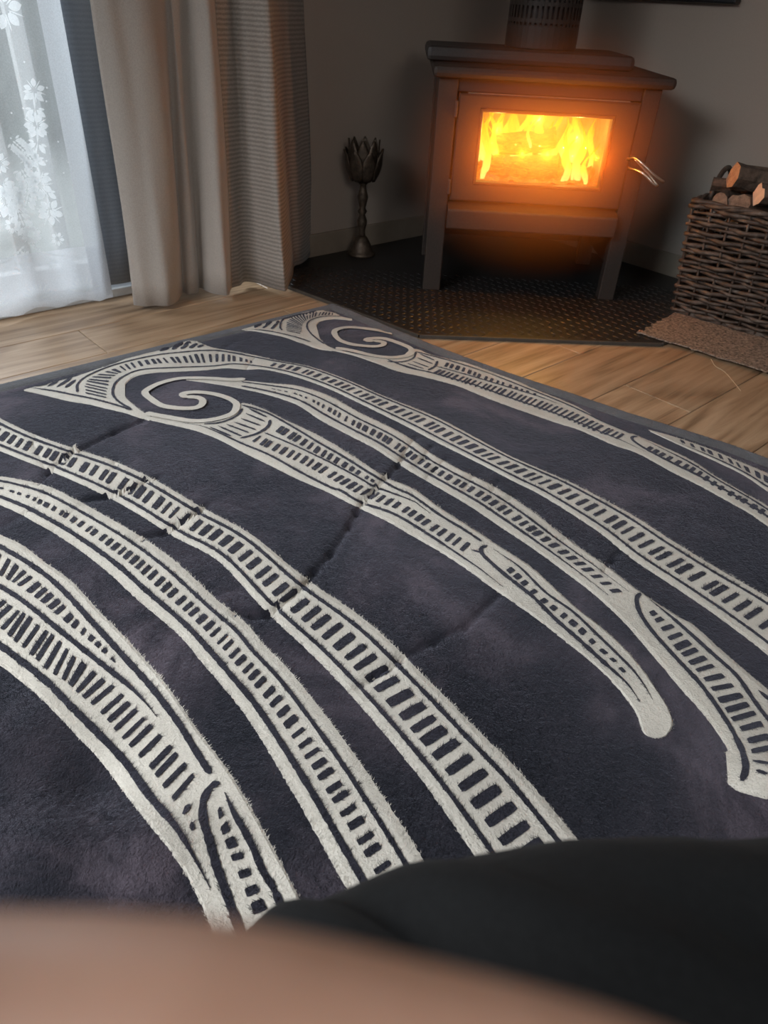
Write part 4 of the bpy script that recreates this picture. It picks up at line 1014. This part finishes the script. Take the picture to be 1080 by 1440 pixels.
V = np.empty((n, 3, 3)); V[:, 0] = np.stack([fx + wx, fy + wy, fz], 1); V[:, 1] = np.stack([fx - wx, fy - wy, fz], 1); V[:, 2] = np.stack([fx + dx, fy + dy, fz + ln * up], 1)
V -= np.array(rug['_base'][:])
me = bpy.data.meshes.new('pile_fibres'); me.vertices.add(3 * n); me.loops.add(3 * n); me.polygons.add(n)
me.vertices.foreach_set('co', V.ravel()); me.loops.foreach_set('vertex_index', np.arange(3 * n, dtype=np.int32)); me.polygons.foreach_set('loop_start', np.arange(0, 3 * n, 3, dtype=np.int32))
me.polygons.foreach_set('material_index', fm.astype(np.int32))
for q in (navy_m, cream_m, border_m): me.materials.append(q)
me.update(calc_edges=True)
po = bpy.data.objects.new('pile_fibres', me); COL.objects.link(po); po.parent = rug; po['kind'] = 'stuff'

# ------------------------------------------------------------------ person: black trousers, bare hand close to the lens
skin_m, nt, bs, out = new_mat('skin')
vv = coords(nt); f = noise(nt, vv, 60, 4, 0.6); r = ramp(nt, f, [(0.3, (0.42, 0.235, 0.16)), (0.7, (0.50, 0.29, 0.205))]); nt.links.new(r.outputs[0], bs.inputs['Base Color'])
bs.inputs['Roughness'].default_value = 0.55; bs.inputs['Subsurface Weight'].default_value = 0.15; bs.inputs['Subsurface Radius'].default_value = (0.01, 0.004, 0.002); bump(nt, bs, f, 0.1, 0.001)
nail_m = simple('fingernail', (0.62, 0.40, 0.32), 0.35, bstr=0)
black_m = simple('black_jersey', (0.008, 0.0085, 0.009), 0.9, nscale=300, var=0.2, bstr=0.15, sheen=0.02, spec=0.15)
person = thing('person', 'seated person in black trousers with one bare hand held close to the camera', 'person', (0.1, -0.2, 0.0))
def skin_mesh(name, verts, edges, radii, mat, root, levels=2, fold=None, parent=person):
    off = np.array(parent['_base'][:]); me = bpy.data.meshes.new(name); me.from_pydata([tuple(np.array(p) - off) for p in verts], edges, [])
    o = bpy.data.objects.new(name, me); COL.objects.link(o)
    sk = o.modifiers.new('skin', 'SKIN'); sk.use_smooth_shade = True; sk.branch_smoothing = 0.3
    for i, rr in enumerate(radii):
        d = me.skin_vertices[0].data[i]; d.radius = (rr, rr) if np.isscalar(rr) else rr; d.use_root = (i == root)
    ss = o.modifiers.new('sub', 'SUBSURF'); ss.levels = levels; ss.render_levels = levels
    dg = bpy.context.evaluated_depsgraph_get(); ev = o.evaluated_get(dg); nm = bpy.data.meshes.new_from_object(ev)
    o.modifiers.clear(); o.data = nm
    if fold is not None:
        n = len(nm.vertices); co = np.zeros(n * 3); nm.vertices.foreach_get('co', co); co = co.reshape(-1, 3)
        no = np.array([v.normal[:] for v in nm.vertices]); co2 = co + no * fold(co + off)[:, None]; nm.vertices.foreach_set('co', co2.ravel()); nm.update()
    nm.materials.clear(); nm.materials.append(mat); nm.polygons.foreach_set('use_smooth', [True] * len(nm.polygons))
    o.parent = parent; o['_base'] = parent['_base'][:]
    return o
def cs(x, y, z):                       # from the photographer's own left-right / up / away directions to the room
    return CAM + AX @ np.array([x, y, -z])
hv = [cs(*q) for q in (
    (-.36, -.26, -.10), (-.24, -.17, -.01), (-.150, -.092, .050), (-.105, -.072, .060),              # 0 elbow 1 forearm 2 wrist 3 palm
    (-.062, -.0462, .0640), (-.014, -.0418, .0575), (.018, -.0478, .0565), (.047, -.0600, .0575),    # 4-7 index
    (-.066, -.0650, .0660), (-.018, -.0660, .0640), (.020, -.0720, .0600), (.046, -.0790, .0560),    # 8-11 middle
    (-.072, -.0860, .0640), (-.028, -.0900, .0620), (.006, -.0960, .0580), (.030, -.1020, .0530),    # 12-15 ring
    (-.082, -.1040, .0600), (-.050, -.1100, .0580), (-.026, -.1150, .0550), (-.006, -.1190, .0510),  # 16-19 little
    (-.112, -.052, .036), (-.092, -.026, .022), (-.078, -.006, .012), (-.070, .012, .006))]          # 20-23 thumb
he_ = [(0, 1), (1, 2), (2, 3), (3, 4), (4, 5), (5, 6), (6, 7), (3, 8), (8, 9), (9, 10), (10, 11), (3, 12), (12, 13), (13, 14), (14, 15), (3, 16), (16, 17), (17, 18), (18, 19), (3, 20), (20, 21), (21, 22), (22, 23)]
hr = [.042, .036, .026, .030, .0105, .0088, .0078, .0066, .0108, .0090, .0080, .0068, .0100, .0084, .0074, .0064, .0088, .0074, .0066, .0056, .016, .0115, .0100, .0080]
hand = skin_mesh('bare_arm', hv, he_, hr, skin_m, 2, 3)
tv = [(0.12, -0.30, 0.54), (0.30, -0.22, 0.56), (0.52, -0.02, 0.60), (0.62, 0.118, 0.612), (0.40, 0.123, 0.597), (0.20, 0.118, 0.582), (0.06, 0.119, 0.578), (-0.065, 0.096, 0.562),
      (-0.05, -0.25, 0.50), (-0.10, -0.05, 0.46), (-0.12, 0.03, 0.43), (-0.12, 0.02, 0.25), (-0.12, 0.0, 0.10)]
te = [(0, 1), (1, 2), (2, 3), (3, 4), (4, 5), (5, 6), (6, 7), (0, 8), (8, 9), (9, 10), (10, 11), (11, 12)]
tr_ = [.13, .105, .085, .078, .080, .080, .072, .052, .11, .085, .070, .060, .055]
def folds(P):
    x, y, z = P[:, 0], P[:, 1], P[:, 2]; w = np.clip((x + 0.10) / 0.1, 0, 1) * np.clip((0.34 - x) / 0.16, 0.1, 1) * np.clip((0.175 - y) / 0.06, 0.15, 1)
    s = x * 1.0 + (y - 0.1) * 1.6; return w * (0.0085 * np.sin(s * 62 + 0.9 * np.sin(x * 30)) + 0.003 * np.sin(s * 150 + 1))
skin_mesh('trousers', tv, te, tr_, black_m, 0, 3, folds)
ft = MB()
fv = [(-0.12, -0.02, 0.075), (-0.12, 0.02, 0.062), (-0.12, 0.10, 0.052), (-0.12, 0.16, 0.046)]
skin_mesh('foot', [(-0.12, -0.01, 0.085), (-0.12, 0.03, 0.062), (-0.12, 0.10, 0.050), (-0.12, 0.15, 0.046)], [(0, 1), (1, 2), (2, 3)], [.036, .034, .028, .02], skin_m, 0, 2)

# ------------------------------------------------------------------ last
for o in bpy.data.objects:
    if '_base' in o: del o['_base']
